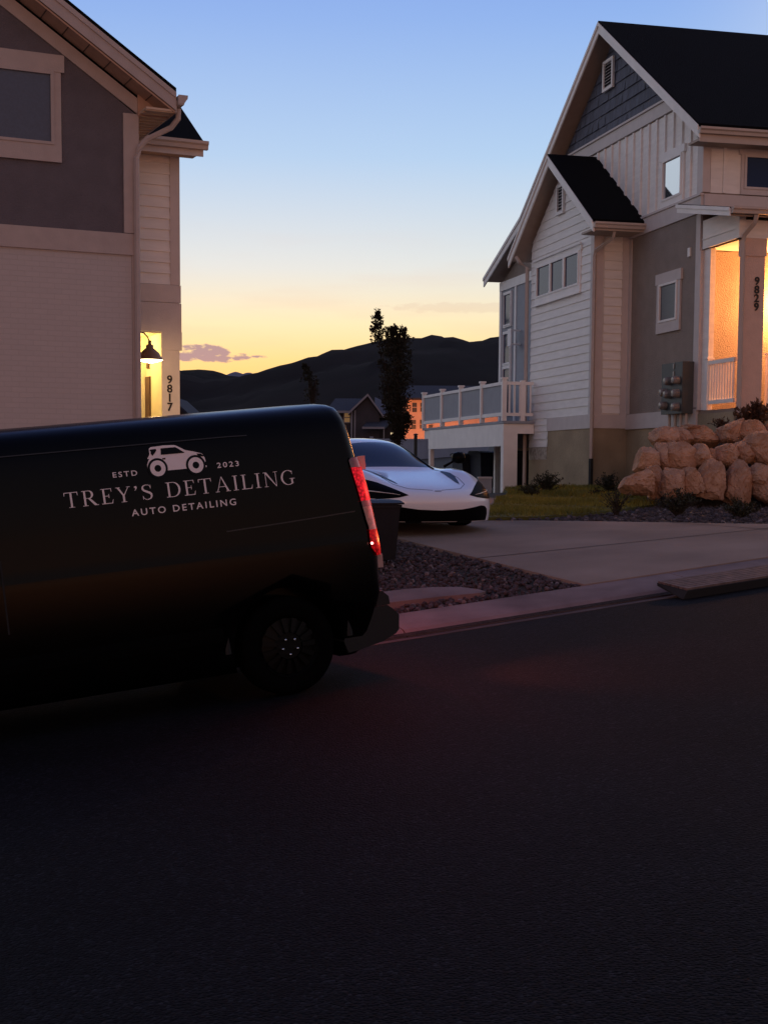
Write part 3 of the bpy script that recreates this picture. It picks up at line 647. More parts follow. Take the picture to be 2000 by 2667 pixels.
M_soffL = mat('soffit_brown', (0.46,0.29,0.21), .7, .1, 6)
mb = MB(); mb.prism(slab_profile([(x, z-.30) for x, z in lp_], .03), 1, -.43, 0)
k = -.0
while k < 4.0:
    x = .40-k; mb.prism([(x,ltop(x)-.33),(x-.012,ltop(x-.012)-.33),(x-.012,ltop(x-.012)-.334),(x,ltop(x)-.334)], 1, -.43, -.002, 1); k += .30
mb.build('rake_soffit', [M_soffL, mat('soffit_joint', (0.10,0.06,0.045))], lroof)
mb = MB(); mb.box(.004,.44,-.42,2.2,5.14,5.17)
for i in range(14): mb.box(.004,.42,-.40+i*.185,-.36+i*.185,5.125,5.14)
mb.build('eave_soffit', mat('soffit_rib', (0.60,0.45,0.33), .7, .05, 8), lroof)
mb = MB(); mb.prism([(-.02,5.12),(.43,5.12),(.43,ltop(.43)-.32),(-.02,ltop(-.02)-.32)], 1, -.06, -.035); mb.build('eave_return', M_soffL, lroof)
mb = MB(); mb.prism([(.462,5.37),(.462,5.25),(.55,5.25),(.575,5.29),(.60,5.32),(.605,5.37)], 1, -.506, -.501); mb.build('gutter_end', M_ltrim, lroof)
mb = MB(); mb.box(.43,.46,-.43,2.2,5.13,5.30); mb.build('fascia', M_ltrim, lroof)
gutter('gutter', -.50, 2.1, .462, 5.36, lroof, m=M_ltrim, axis='y', d=.13, h=.13)
mb = MB(); mb.tube([(.52,-.30,5.22),(.52,-.28,5.08),(.44,-.20,4.96),(.10,-.10,4.78),(.0,-.075,4.66),(-.05,-.075,4.5),(-.05,-.075,-2.4)], .042, 6); mb.build('downspout', M_ltrim, lh)
# rear block facing the street
mb = MB(); sidingB(mb, 2.2, .0, 1.12, 2.99, 5.06, .178, .026); mb.build('siding', M_siding, lh)
mb = MB(); mb.box(1.12,1.285,2.17,2.206,2.99,5.08); mb.box(0,1.295,2.165,2.206,2.70,2.985); mb.box(0,1.30,2.16,2.206,2.22,2.69); mb.box(.955,1.305,2.155,2.206,1.92,2.219)
mb.box(.96,1.265,2.16,2.204,-2.5,1.918); mb.build('corner_board', M_trim, lh)
numbers('9817', lh, 1.09, 2.155, 1.43, .150, .185)
mb = MB(); mb.prism([(1.75,5.27),(3.7,6.55),(5.6,5.3),(5.6,5.2),(3.7,6.45),(1.75,5.17)], 0, -.3, 1.56); rr = mb.build('rear_roof', M_roof, lh)
mb = MB(); mb.box(-.0,1.52,1.76,2.2,5.07,5.10); mb.build('soffit', mat('soffit_rib', (0.60,0.45,0.33)), rr)
gutter('gutter', -.1, 1.62, 1.75, 5.25, rr, m=M_gutter, h=.13)
mb = MB(); mb.box(.0,1.56,1.752,1.775,5.02,5.24); mb.build('fascia', M_trim, rr)
# lit entry recess
M_cream = mat('entry_wall', (0.66,0.60,0.42), .8, .05, 3)
mb = MB(); mb.quad((-.015,3.085,-2.5),(.955,3.085,-2.5),(.955,3.085,2.2),(-.015,3.085,2.2)); mb.quad((.955,2.16,-2.5),(.955,3.085,-2.5),(.955,3.085,2.2),(.955,2.16,2.2))
mb.quad((-.015,2.2,2.195),(.955,2.2,2.195),(.955,3.085,2.195),(-.015,3.085,2.195)); mb.quad((-.015,2.2,-2.5),(-.015,3.085,-2.5),(-.015,3.085,2.2),(-.015,2.2,2.2)); mb.build('entry_wall', M_cream, lh)
mb = MB(); mb.box(.925,.952,2.80,3.07,-2.4,1.52); mb.box(.93,.952,2.86,3.0,1.66,1.86); mb.build('entry_door', mat('entry_door', (0.05,0.02,0.015), .6), lh)
light('entry_light', 'POINT', (.30,2.60,2.0), (1,.66,.25), 60, lh, .06)
# gooseneck lamp on the side wall
GL = thing('gooseneck_lamp', HL.M @ Matrix.Translation((.43,1.0,1.66)), 'bronze barn lamp with a lit bell shade on a gooseneck arm at the entry', 'wall lamp')
M_bronze = mat('lamp_bronze', (0.26,0.14,0.075), .45, .2, 10, metal=.3)  # bronze made lighter, the lit shade's glow put into its colour
mb = MB(); mb.tube([(-.43,0,.30),(-.36,0,.34),(-.28,0,.405),(-.18,0,.425),(-.09,0,.41),(-.03,0,.35),(0,0,.27)], .011, 8); mb.build('arm', M_bronze, GL)
mb = MB(); mb.lathe([(.0,.30),(.025,.30),(.027,.24),(.055,.23),(.06,.18),(.10,.15),(.15,.10),(.175,.05),(.20,.02),(.215,.0),(.21,-.004),(.19,.02),(.16,.06),(.12,.11),(.06,.15),(0,.16)], (0,0,0), 2, 32); mb.build('lamp_shade', M_bronze, GL, smooth=True)
mb = MB(); mb.lathe([(0,-.045),(.08,-.040),(.14,-.024),(.195,-.006),(.206,.004),(0,.02)], (0,0,0), 2, 24); mb.build('bulb', mat('lamp_bulb', (1,.85,.6), .5, emis=(1,.78,.42), estr=14), GL, smooth=True)
light('lamp_light', 'POINT', (0,0,-.10), (1,.60,.27), 34, GL, .06)

# ================================================================== VAN
VM = Matrix((D1, D2, DN)).transposed().to_4x4(); VM.translation = P0
van = thing('cargo_van', VM, 'black cargo van with white detailing lettering and lit red tail light parked at the kerb', 'van')
VW = 1.80; WX = .08
INS = [(.20,.09),(.26,.05),(.32,.035),(.46,.02),(.60,.006),(.80,.001),(.955,.002),(.975,.006),(1.12,.016),(1.30,.028),(1.50,.052),(1.66,.080),(1.74,.104),(1.80,.14),(1.845,.20),(1.872,.30),(1.888,.42),(1.897,.62)]
XR = [(.20,.60),(.26,.68),(.60,.775),(.9,.782),(1.03,.772),(1.24,.750),(1.43,.722),(1.506,.710),(1.665,.690),(1.74,.680),(1.777,.673),(1.81,.666),(1.85,.652),(1.872,.637),(1.888,.605),(1.897,.52)]
XF = [(.20,-3.85),(.3,-3.96),(.7,-3.97),(.86,-3.90),(.98,-3.70),(1.10,-3.28),(1.3,-3.02),(1.5,-2.78),(1.66,-2.58),(1.80,-2.36),(1.845,-2.22),(1.872,-2.05),(1.888,-1.9),(1.897,-1.7)]
def vring(z, off=0.0, r=.10, rf=.22):
    i_, xr, xf = interp(z, INS)-off, interp(z, XR)+off, interp(z, XF)-off; pts = []
    xs_ = [xf+rf+(xr-r-xf-rf)*k/16 for k in range(17)]
    for x in xs_: pts.append((x, i_))
    for k in range(1, 7): a = PI/2*k/6; pts.append((xr-r+r*math.sin(a), i_+r-r*math.cos(a)))
    for k in range(1, 7): pts.append((xr, i_+r+(VW-2*i_-2*r)*k/6))
    for k in range(1, 7): a = PI/2*k/6; pts.append((xr-r+r*math.cos(a), VW-i_-r+r*math.sin(a)))
    for x in xs_[::-1][1:]: pts.append((x, VW-i_))
    for k in range(1, 7): a = PI/2*k/6; pts.append((xf+rf-rf*math.sin(a), VW-i_-rf+rf*math.cos(a)))
    for k in range(1, 5): pts.append((xf, VW-i_-rf-(VW-2*i_-2*rf)*k/5))
    for k in range(0, 6): a = PI/2*k/6; pts.append((xf+rf-rf*math.cos(a), i_+rf-rf*math.sin(a)))
    return pts
ZL = [.20,.26,.32,.40,.46,.53,.60,.70,.80,.90,.95,.958,.975,1.03,1.12,1.20,1.30,1.40,1.50,1.58,1.66,1.74,1.777,1.81,1.845,1.872,1.888,1.897]
M_tyre = mat('tyre_rubber', (0.0015,0.0015,0.0016), .9, .2, 40, spec=.05); M_rim = mat('black_rim', (0.002,0.002,0.002), .5, spec=.15); M_chrome = mat('chrome', (.7,.7,.72), .15, metal=1)
M_van = mat('van_paint', (0.0008,0.0008,0.001), .24, coat=.0, spec=.15)
mb = MB(); n = len(vring(1))
for z in ZL: mb.v += [Vector((x,y,z)) for x, y in vring(z)]
for j in range(len(ZL)-1):
    for i in range(n): mb.f.append((j*n+i, j*n+(i+1)%n, (j+1)*n+(i+1)%n, (j+1)*n+i)); mb.mi.append(0)
mb.f.append(tuple(range(n))); mb.f.append(tuple((len(ZL)-1)*n+i for i in range(n))); mb.mi += [0,0]
body = mb.build('body', M_van, van, smooth=True)
def boolean_cut(o, cutters):
    dg = None
    for c in cutters:
        m = o.modifiers.new('cut', 'BOOLEAN'); m.operation = 'DIFFERENCE'; m.object = c; m.solver = 'EXACT'
    bpy.context.view_layer.update(); dg = bpy.context.evaluated_depsgraph_get()
    me = bpy.data.meshes.new_from_object(o.evaluated_get(dg)); o.modifiers.clear(); o.data = me
    for c in cutters: bpy.data.objects.remove(c)
cuts = []
for wx in (WX, WX-3.06):
    for y0, y1 in ((-.1,.30),(VW-.30,VW+.1)):
        mb = MB(); mb.lathe([(0,y0),(.385,y0),(.385,y1),(0,y1)], (wx,0,.335), 1, 40); cuts.append(mb.build('cutter', M_black, van))
boolean_cut(body, cuts)
def vsurf(x, z, off=.003): return Vector((x, interp(z, INS)-off, z))
def van_wheel(wx, y, sgn):
    mb = MB(); R_ = .325
    mb.lathe([(.20,y+.02*sgn),(.25,y-.0*sgn),(.29,y+.0*sgn),(.318,y+.02*sgn),(R_,y+.05*sgn),(R_,y+.17*sgn),(.31,y+.20*sgn),(.2,y+.2*sgn)], (wx,0,R_), 1, 48)
    w = mb.build('wheel', M_tyre, van, smooth=True)
    mb = MB(); mb.lathe([(.205,y+.012*sgn),(.195,y+.03*sgn),(.18,y+.05*sgn),(.10,y+.035*sgn),(.085,y+.02*sgn),(0,y+.02*sgn)], (wx,0,R_), 1, 40)
    for k in range(15):
        a = 2*PI*k/15; u = Vector((math.cos(a),0,math.sin(a))); v = Vector((-math.sin(a),0,math.cos(a)))
        c = Vector((wx,y+.03*sgn,R_)); A = c+u*.09; B = c+u*.185
        mb.add([A-v*.012, A+v*.012, B+v*.018, B-v*.018, A-v*.012+Vector((0,-.02*sgn,0)), A+v*.012+Vector((0,-.02*sgn,0)), B+v*.018+Vector((0,-.008*sgn,0)), B-v*.018+Vector((0,-.008*sgn,0))], [(4,5,6,7),(0,1,5,4),(1,2,6,5),(2,3,7,6),(3,0,4,7)])
    mb.build('rim', M_rim, w)
    for k in range(5):
        a = 2*PI*(k+.08)/5+PI/2+.45; mb = MB(); mb.lathe([(0,y-.012*sgn),(.007,y-.010*sgn),(.0105,y+.0*sgn),(.0105,y+.03*sgn)], (wx+.054*math.cos(a),0,R_+.054*math.sin(a)), 1, 10)
        mb.build('wheel_nut', M_chrome, w, smooth=True)
for wx in (WX, WX-3.06): van_wheel(wx, .04, 1); van_wheel(wx, VW-.04, -1)
mb = MB(); mb.lathe([(.386,.045),(.412,.028),(.430,.022),(.445,.03)], (WX,0,.335), 1, 60); mb.v = [v for v in mb.v]; mb.f = [f for f in mb.f if all(mb.v[i].z > .30 for i in f)]; mb.mi = [0]*len(mb.f)
mb.build('arch_trim', mat('bumper_plastic', (0.0025,0.0025,0.003)), van, smooth=True)
mb = MB(); mb.prism([(.485,.221),(.553,.227),(.747,.263),(.843,.302),(.868,.327),(.878,.425),(.832,.474),(.80,.50),(.56,.50),(.50,.42),(.46,.30)], 1, .035, VW-.035)
mb.build('bumper', mat('bumper_plastic', (0.0015,0.0015,0.0018), .6, spec=.06), van)
mb = MB(); mb.prism([(.60,.50),(.80,.50),(.826,.505),(.820,.558),(.775,.60),(.60,.60)], 1, .05, VW-.05); mb.build('bumper_step', mat('bumper_plastic', (0.0015,0.0015,0.0018), .6, spec=.06), van)
mb = MB()                                           # roof channel and side groove, thin raised lines that catch the sky
def vline(mbx, pts, w, off):
    for (x0,z0),(x1,z1) in zip(pts, pts[1:]):
        mbx.quad(vsurf(x0,z0-w,off), vsurf(x1,z1-w,off), vsurf(x1,z1+w,off), vsurf(x0,z0+w,off))
        mbx.quad(vsurf(x0,z0+w,off), vsurf(x1,z1+w,off), vsurf(x1,z1+w,0), vsurf(x0,z0+w,0))
vline(mb, [(x*.2-2.4, 1.715) for x in range(0,12)]+[(-.05,1.712)], .0035, .006)
mb.build('door_track', mat('van_seam', (0.010,0.010,0.012), .5), van); mb = MB()
vline(mb, [(-.28,1.118),(.1,1.13),(.4,1.142),(.62,1.152)], .004, .006)
mb.build('door_track', mat('van_seam', (0.010,0.010,0.012), .5), van)
mb = MB(); mb.prism([(.045,.40),(.020,.42),(.012,.47),(.016,.54),(.03,.56)], 0, -2.6, WX-.45); mb.build('side_cladding', M_tyre, van)
mb = MB(); mb.box(-1.705,-1.695,-.001,.03,.66,1.10); mb.build('door_seam', M_dark, van)
# hinges of the rear doors
for zc, xx in ((1.465,.735),(.80,.795)):
    mb = MB(); mb.box(xx-.035,xx+.018,.07,.13,zc-.045,zc+.045); mb.box(xx-.03,xx+.024,.085,.115,zc-.03,zc-.005); mb.box(xx-.03,xx+.024,.085,.115,zc+.005,zc+.03)
    mb.build('door_hinge', mat('hinge_metal', (0.30,0.27,0.27), .5, metal=.3), van)
# tail lights wrap round the corner
def tl_pt(z, q, off, far=False):
    r = .10; i_, xr = interp(z, INS)-off, interp(z, XR)+off
    if q < 0: x, y = xr-r+q, i_
    elif q < r*PI/2: a = q/r; x, y = xr-r+r*math.sin(a), i_+r-r*math.cos(a)
    else: x, y = xr, i_+r+(q-r*PI/2)
    return Vector((x, VW-y if far else y, z))
def xl(z): return interp(z, [(.835,.77),(.852,.76),(.90,.722),(.94,.716),(1.036,.722),(1.084,.710),(1.2,.690),(1.3,.672),(1.43,.650),(1.488,.640),(1.51,.66)])
def tail(z0, z1, name, m, par, far=False, nz_=10, nq=12):
    mb = MB(); g = {}
    for j in range(nz_+1):
        z = z0+(z1-z0)*j/nz_; r = .10; ql = min(.1, xl(z)-.03-(interp(z, XR)-r)); ql = ql if ql < 0 else r*math.asin(min(1, ql/r)); qr = r*PI/2+.04
        for k in range(nq+1):
            q = ql+(qr-ql)*k/nq; g[j,k] = len(mb.v); mb.v.append(tl_pt(z, q, .012 + .006*math.sin(PI*k/nq), far))
    for j in range(nz_):
        for k in range(nq): mb.f.append((g[j,k],g[j,k+1],g[j+1,k+1],g[j+1,k])); mb.mi.append(0)
    for j in (0, nz_):
        for k in range(nq):
            a, b = mb.v[g[j,k]], mb.v[g[j,k+1]]; mb.quad(a, b, b+Vector((-.02,.01,0)), a+Vector((-.02,.01,0)))
    return mb.build(name, m, par, smooth=True)
def tailmat(name, c, e, s, vs=60):
    m = mat(name, c, .35, spec=.2); t = m.node_tree; b = t.nodes['Principled BSDF']
    if s:
        o = t.nodes.new('ShaderNodeTexCoord').outputs['Object']; v = t.nodes.new('ShaderNodeTexVoronoi'); v.inputs['Scale'].default_value = vs; t.links.new(o, v.inputs[0])
        b.inputs['Emission Strength'].default_value = s
        t.links.new(ramp(t, v.outputs['Distance'], [(0, e), (.35, tuple(x*.55 for x in e)), (.8, tuple(x*.12 for x in e))]), b.inputs['Emission Color'])
    return m
M_tl1 = tailmat('tail_lens_lit', (.10,.002,.004), (1,.012,.03), 1.0, 55); M_tl2 = tailmat('tail_lens_low', (.10,.002,.003), (1,.008,.015), .5, 45)
M_tlc = mat('tail_lens_clear', (.20,.15,.13), .2, .35, 45, coat=1); M_tlp = mat('tail_lens_dull', (.12,.04,.06), .2, .3, 30, coat=1)
for far_ in (False, True):
    tl = tail(1.215, 1.44, 'tail_light', M_tl1, van, far_)
    tail(1.44, 1.505, 'lens_tip', M_tlp, tl, far_, 4); tail(1.175, 1.215, 'lens_band', M_tlp, tl, far_, 3); tail(1.02, 1.175, 'clear_lens', M_tlc, tl, far_); tail(.845, 1.02, 'lower_lens', M_tl2, tl, far_)
    mb = MB(); p = tl_pt(.93, .005, .022, far_); mb.lathe([(0,-.008),(.007,-.003),(.009,.004),(0,.006)], p, 1, 12); mb.build('bulb', mat('brake_bulb', (1,.3,.3), .5, emis=(1,.25,.22), estr=9), tl)
    yy = .12 if not far_ else VW-.12
    light('tail_glow', 'POINT', (.98,yy+(.1 if far_ else -.1),1.30), (1,.03,.02), 13, van, .05); light('tail_glow', 'POINT', (1.02,yy,.95), (1,.09,.025), 9, van, .03)
    if not far_: light('tail_beam', 'SPOT', (1.0,.06,.98), (1,.12,.035), 60, van, .03, rot=Vector((-1.1,.95,.98)).to_track_quat('Z','Y').to_euler(), spot=72, blend=.75)
# glazing and front of the van (beyond the left edge of the photo)
def vpatch(name, pts, m, off=.006):
    mb = MB(); mb.add([vsurf(x, z, off) for x, z in pts], [tuple(range(len(pts)))]); return mb.build(name, m, van)
vpatch('side_window', [(-2.65,1.14),(-1.80,1.14),(-1.80,1.60),(-2.30,1.62),(-2.62,1.44),(-2.86,1.22)], M_glass)
mb = MB()
for a, b in zip(range(8), range(1,9)):
    z0, z1 = 1.14+.6*a/8, 1.14+.6*b/8; mb.quad((interp(z0,XF)-.008,.26,z0),(interp(z0,XF)-.008,VW-.26,z0),(interp(z1,XF)-.008,VW-.30,z1),(interp(z1,XF)-.008,.30,z1))
mb.build('windscreen', M_glass, van)
for yy in (.28, VW-.28):
    mb = MB(); mb.lathe([(0,-.05),(.08,-.03),(.10,0)], (-3.93,yy,.74), 0, 16); mb.build('headlight', M_mglass, van)
mb = MB(); mb.box(-2.62,-2.52,-.16,.02,1.08,1.26); mb.build('door_mirror', M_black, van)
mb = MB(); mb.box(-4.02,-3.9,.2,1.6,.24,.44); mb.build('front_bumper', M_black, van)
# ---- lettering on the van side, placed in van coordinates
def V2(px, py):
    o = Vector((0,0,CAMZ)); p = hit(px, py, VM @ Vector((0,.03,0)), D2); q = VM.inverted() @ p; return q.x, q.z
M_letter = mat('vinyl_white', (0.78,0.70,0.72), .6)
class Glyphs:
    """small serif capitals drawn as thick and thin strokes, one unit high"""
    def __init__(g): g.mb = MB(); g.k = 0
    def poly(g, pts, T, mi=0, dz=None):
        g.k += 1; o = .003+g.k%60*.00006 if dz is None else dz
        g.mb.add([vsurf(*T(p), o) for p in pts], [tuple(range(len(pts)))], mi)
    def rect(g, T, x0, y0, x1, y1): g.poly([(x0,y0),(x1,y0),(x1,y1),(x0,y1)], T)
    def stroke(g, T, pts, ws):
        n = len(pts); L = []; R = []
        for i in range(n):
            a = pts[max(0,i-1)]; b = pts[min(n-1,i+1)]; dx, dy = b[0]-a[0], b[1]-a[1]; l = math.hypot(dx,dy) or 1; w = ws[i]/2
            L.append((pts[i][0]-dy/l*w, pts[i][1]+dx/l*w)); R.append((pts[i][0]+dy/l*w, pts[i][1]-dx/l*w))
        for i in range(n-1): 
            g.k += 0; o = .0031+g.k%60*.00006
            g.mb.add([vsurf(*T(p), o) for p in (L[i],L[i+1],R[i+1],R[i])], [(0,1,2,3)])
        g.k += 1
    def serif(g, T, x, y, w=.30): g.rect(T, x-w/2, y, x+w/2, y+.035)
    def glyph(g, ch, T):
        st, th = .115, .04
        def arc(cx, cy, rx, ry, a0, a1, tw, tn, n=26):
            pts, ws = [], []
            for i in range(n+1):
                a = math.radians(a0+(a1-a0)*i/n); pts.append((cx+rx*math.cos(a), cy+ry*math.sin(a))); ws.append(tn+(tw-tn)*abs(math.cos(a))**1.5)
            g.stroke(T, pts, ws)
        if ch == 'T': g.rect(T,.36,.0,.36+st,1); g.serif(T,.418,0,.34); g.rect(T,.02,.955,.815,1); g.poly([(.02,.96),(.07,.96),(.045,.77),(.015,.77)],T); g.poly([(.765,.96),(.815,.96),(.82,.77),(.79,.77)],T); return .84
        if ch == 'I': g.rect(T,.11,0,.11+st,1); g.serif(T,.168,0,.33); g.serif(T,.168,.965,.33); return .34
        if ch == 'L': g.rect(T,.11,0,.11+st,1); g.serif(T,.168,.965,.33); g.rect(T,.0,0,.66,.045); g.poly([(.60,.04),(.66,.04),(.70,.26),(.675,.26)],T); return .70
        if ch == 'E': g.rect(T,.11,0,.11+st,1); g.rect(T,.0,.96,.64,1); g.rect(T,.0,0,.66,.045); g.rect(T,.2,.49,.48,.53); g.poly([(.44,.38),(.475,.38),(.475,.64),(.44,.64)],T); g.poly([(.59,.96),(.64,.96),(.645,.78),(.62,.78)],T); g.poly([(.60,.04),(.66,.04),(.70,.26),(.675,.26)],T); return .70
        if ch == 'R': g.rect(T,.11,0,.11+st,1); g.serif(T,.168,0,.33); g.rect(T,.0,.96,.40,1); g.rect(T,.2,.475,.40,.51); arc(.40,.737,.215,.243,-90,90,.125,.04); g.poly([(.34,.49),(.47,.50),(.86,.03),(.90,.0),(.70,.0)],T); g.rect(T,.72,0,.94,.035); return .92
        if ch == 'D': g.rect(T,.11,0,.11+st,1); g.rect(T,.0,.96,.42,1); g.rect(T,.0,0,.42,.04); arc(.42,.5,.40,.48,-90,90,.125,.04); return .90
        if ch == 'A': g.poly([(.40,1.02),(.46,1.02),(.86,.02),(.73,.02)],T); g.poly([(.395,.97),(.43,.99),(.14,.02),(.09,.02)],T); g.rect(T,.22,.32,.64,.36); g.serif(T,.12,0,.25); g.serif(T,.79,0,.30); return .92
        if ch == 'Y': g.rect(T,.37,0,.37+st,.46); g.serif(T,.43,0,.34); g.poly([(.07,.97),(.20,.97),(.485,.43),(.37,.44)],T); g.poly([(.72,.97),(.765,.97),(.475,.42),(.43,.46)],T); g.serif(T,.12,.965,.28); g.serif(T,.75,.965,.23); return .86
        if ch == 'N': g.rect(T,.12,0,.16,1); g.rect(T,.78,0,.82,1); g.poly([(.08,1),(.22,1),(.82,.0),(.77,-.02)],T); g.serif(T,.14,0,.25); g.serif(T,.80,.965,.25); g.rect(T,.0,.965,.2,1); return .92
        if ch == 'S':
            pts = [(.555,.74),(.53,.88),(.44,.965),(.30,.985),(.16,.95),(.075,.85),(.075,.72),(.15,.62),(.30,.54),(.46,.46),(.56,.36),(.575,.22),(.50,.08),(.35,.015),(.20,.03),(.10,.12),(.06,.27)]
            ws = [.03,.035,.04,.045,.07,.10,.12,.13,.14,.14,.13,.11,.08,.05,.04,.035,.03]
            g.stroke(T, pts, ws); g.poly([(.54,.98),(.57,.98),(.575,.74),(.545,.74)],T); g.poly([(.04,.27),(.07,.27),(.075,.02),(.045,.02)],T); return .66
        if ch == 'G': 
            arc(.47,.5,.40,.49,48,318,.125,.04,40); g.rect(T,.66,.06,.77,.42); g.rect(T,.56,.40,.90,.435); g.poly([(.73,.96),(.76,.96),(.765,.72),(.735,.72)],T); return .92
        if ch == "'": 
            pts = [(.12,.96),(.155,.90),(.15,.80),(.06,.68)]; g.stroke(T, pts, [.10,.12,.07,.02]); g.poly([(.06+.06*math.cos(a*.6)+.04,.91+.06*math.sin(a*.6)) for a in range(10)],T); return .26
        return .45
    def line(g, txt, x0, x1, z0, h, gap=.20):
        w = 0; Wd = {'T':.84,'I':.34,'L':.70,'E':.70,'R':.92,'D':.90,'A':.92,'Y':.86,'N':.92,'S':.66,'G':.92,"'":.26,' ':.42}
        for c in txt: w += Wd[c]+gap
        w -= gap; sx_ = (x1-x0)/w; x = 0
        for c in txt:
            if c != ' ': g.glyph(c, lambda p, x=x: (x0+(x+p[0])*sx_, z0+p[1]*h))
            x += Wd[c]+gap
xa, za = V2(165,1282); xb, zb = V2(767,1225); xA, zA = V2(181,1320); xB, zB = V2(762,1264)
zbase = (zA+zB)/2; ztop = (za+zb)/2
G = Glyphs(); _fr = (.84+.92+.70+.86+.26+.66+5*.20); _tot = _fr+.20+.42+.20+(.90+.70+.84+.92+.34+.70+.34+.92+.92)+8*.20
G.line("TREY'S", xa, xa+(xb-xa)*_fr/_tot, zbase, ztop-zbase, .20); G.mb.build('lettering', M_letter, van)
G = Glyphs(); G.line("DETAILING", xa+(xb-xa)*(_fr+.82)/_tot, xb, zbase, ztop-zbase, .20); G.mb.build('lettering', M_letter, van)
def sans(txt, p0, p1, h, off=.0015, xw=.0):
    x0, z0 = V2(*p0); x1, z1 = V2(*p1); vs, fs = text_mesh(txt, 1.0, .0, off, 1.35)
    ax = min(v.x for v in vs); bx = max(v.x for v in vs); ay = min(v.y for v in vs); by = max(v.y for v in vs)
    zz = (z0+z1)/2; mb = MB(); mb.add([vsurf(x0+(v.x-ax)/(bx-ax)*(x1-x0), zz+(v.y-ay)/(by-ay)*h, .0035) for v in vs], fs); mb.build('lettering', M_letter, van)
sans('AUTO DETAILING', (343,1343), (615,1317), .042, .012)
sans('ESTD', (297,1243.5), (361,1238.5), .033, .012)
sans('2023', (569,1218.5), (626,1213.5), .034, .012)
def zp(x, y): return V2(120+x*.40988, 1130+y*.40988)
mb = MB()
def lay(pts, o, mi, conv=True): mb.add([vsurf(*(zp(*p) if conv else p), o) for p in pts], [tuple(range(len(pts)))], mi)
lay([(668,92),(679,82),(735,75),(760,71),(828,68),(842,72),(898,101),(950,110),(1000,122),(1008,131),(1019,150),(1024,172),(1018,180),(1022,198),(1029,200),(1029,209),(1006,211),(980,214),(915,219),(765,233),(705,238),(672,242),(664,240),(655,222),(652,196),(658,176),(666,158),(654,158),(665,138),(669,128)], .003, 0)
lay([(672,98),(712,93),(714,104),(703,121),(688,138),(680,128),(676,122),(679,112),(674,106)], .0042, 1)
lay([(742,90),(836,81),(893,116),(886,119),(742,131)], .0042, 1)
lay([(748,153),(770,150),(769,160),(752,162)], .0042, 1)
lay([(968,123),(996,123),(1012,137),(1010,142),(985,142),(975,134)], .0042, 1)
for (cx_, cy_) in ((718,218),(960,197)):
    a0, b0 = zp(cx_, cy_); 
    for rr_, o_, mi_ in ((.064,.0050,1),(.0495,.0058,0),(.0215,.0066,1)):
        lay([(a0+rr_*math.cos(2*PI*k/40), b0+rr_*math.sin(2*PI*k/40)) for k in range(40)], o_, mi_, False)
mb.build('car_emblem', [M_letter, M_van], van)
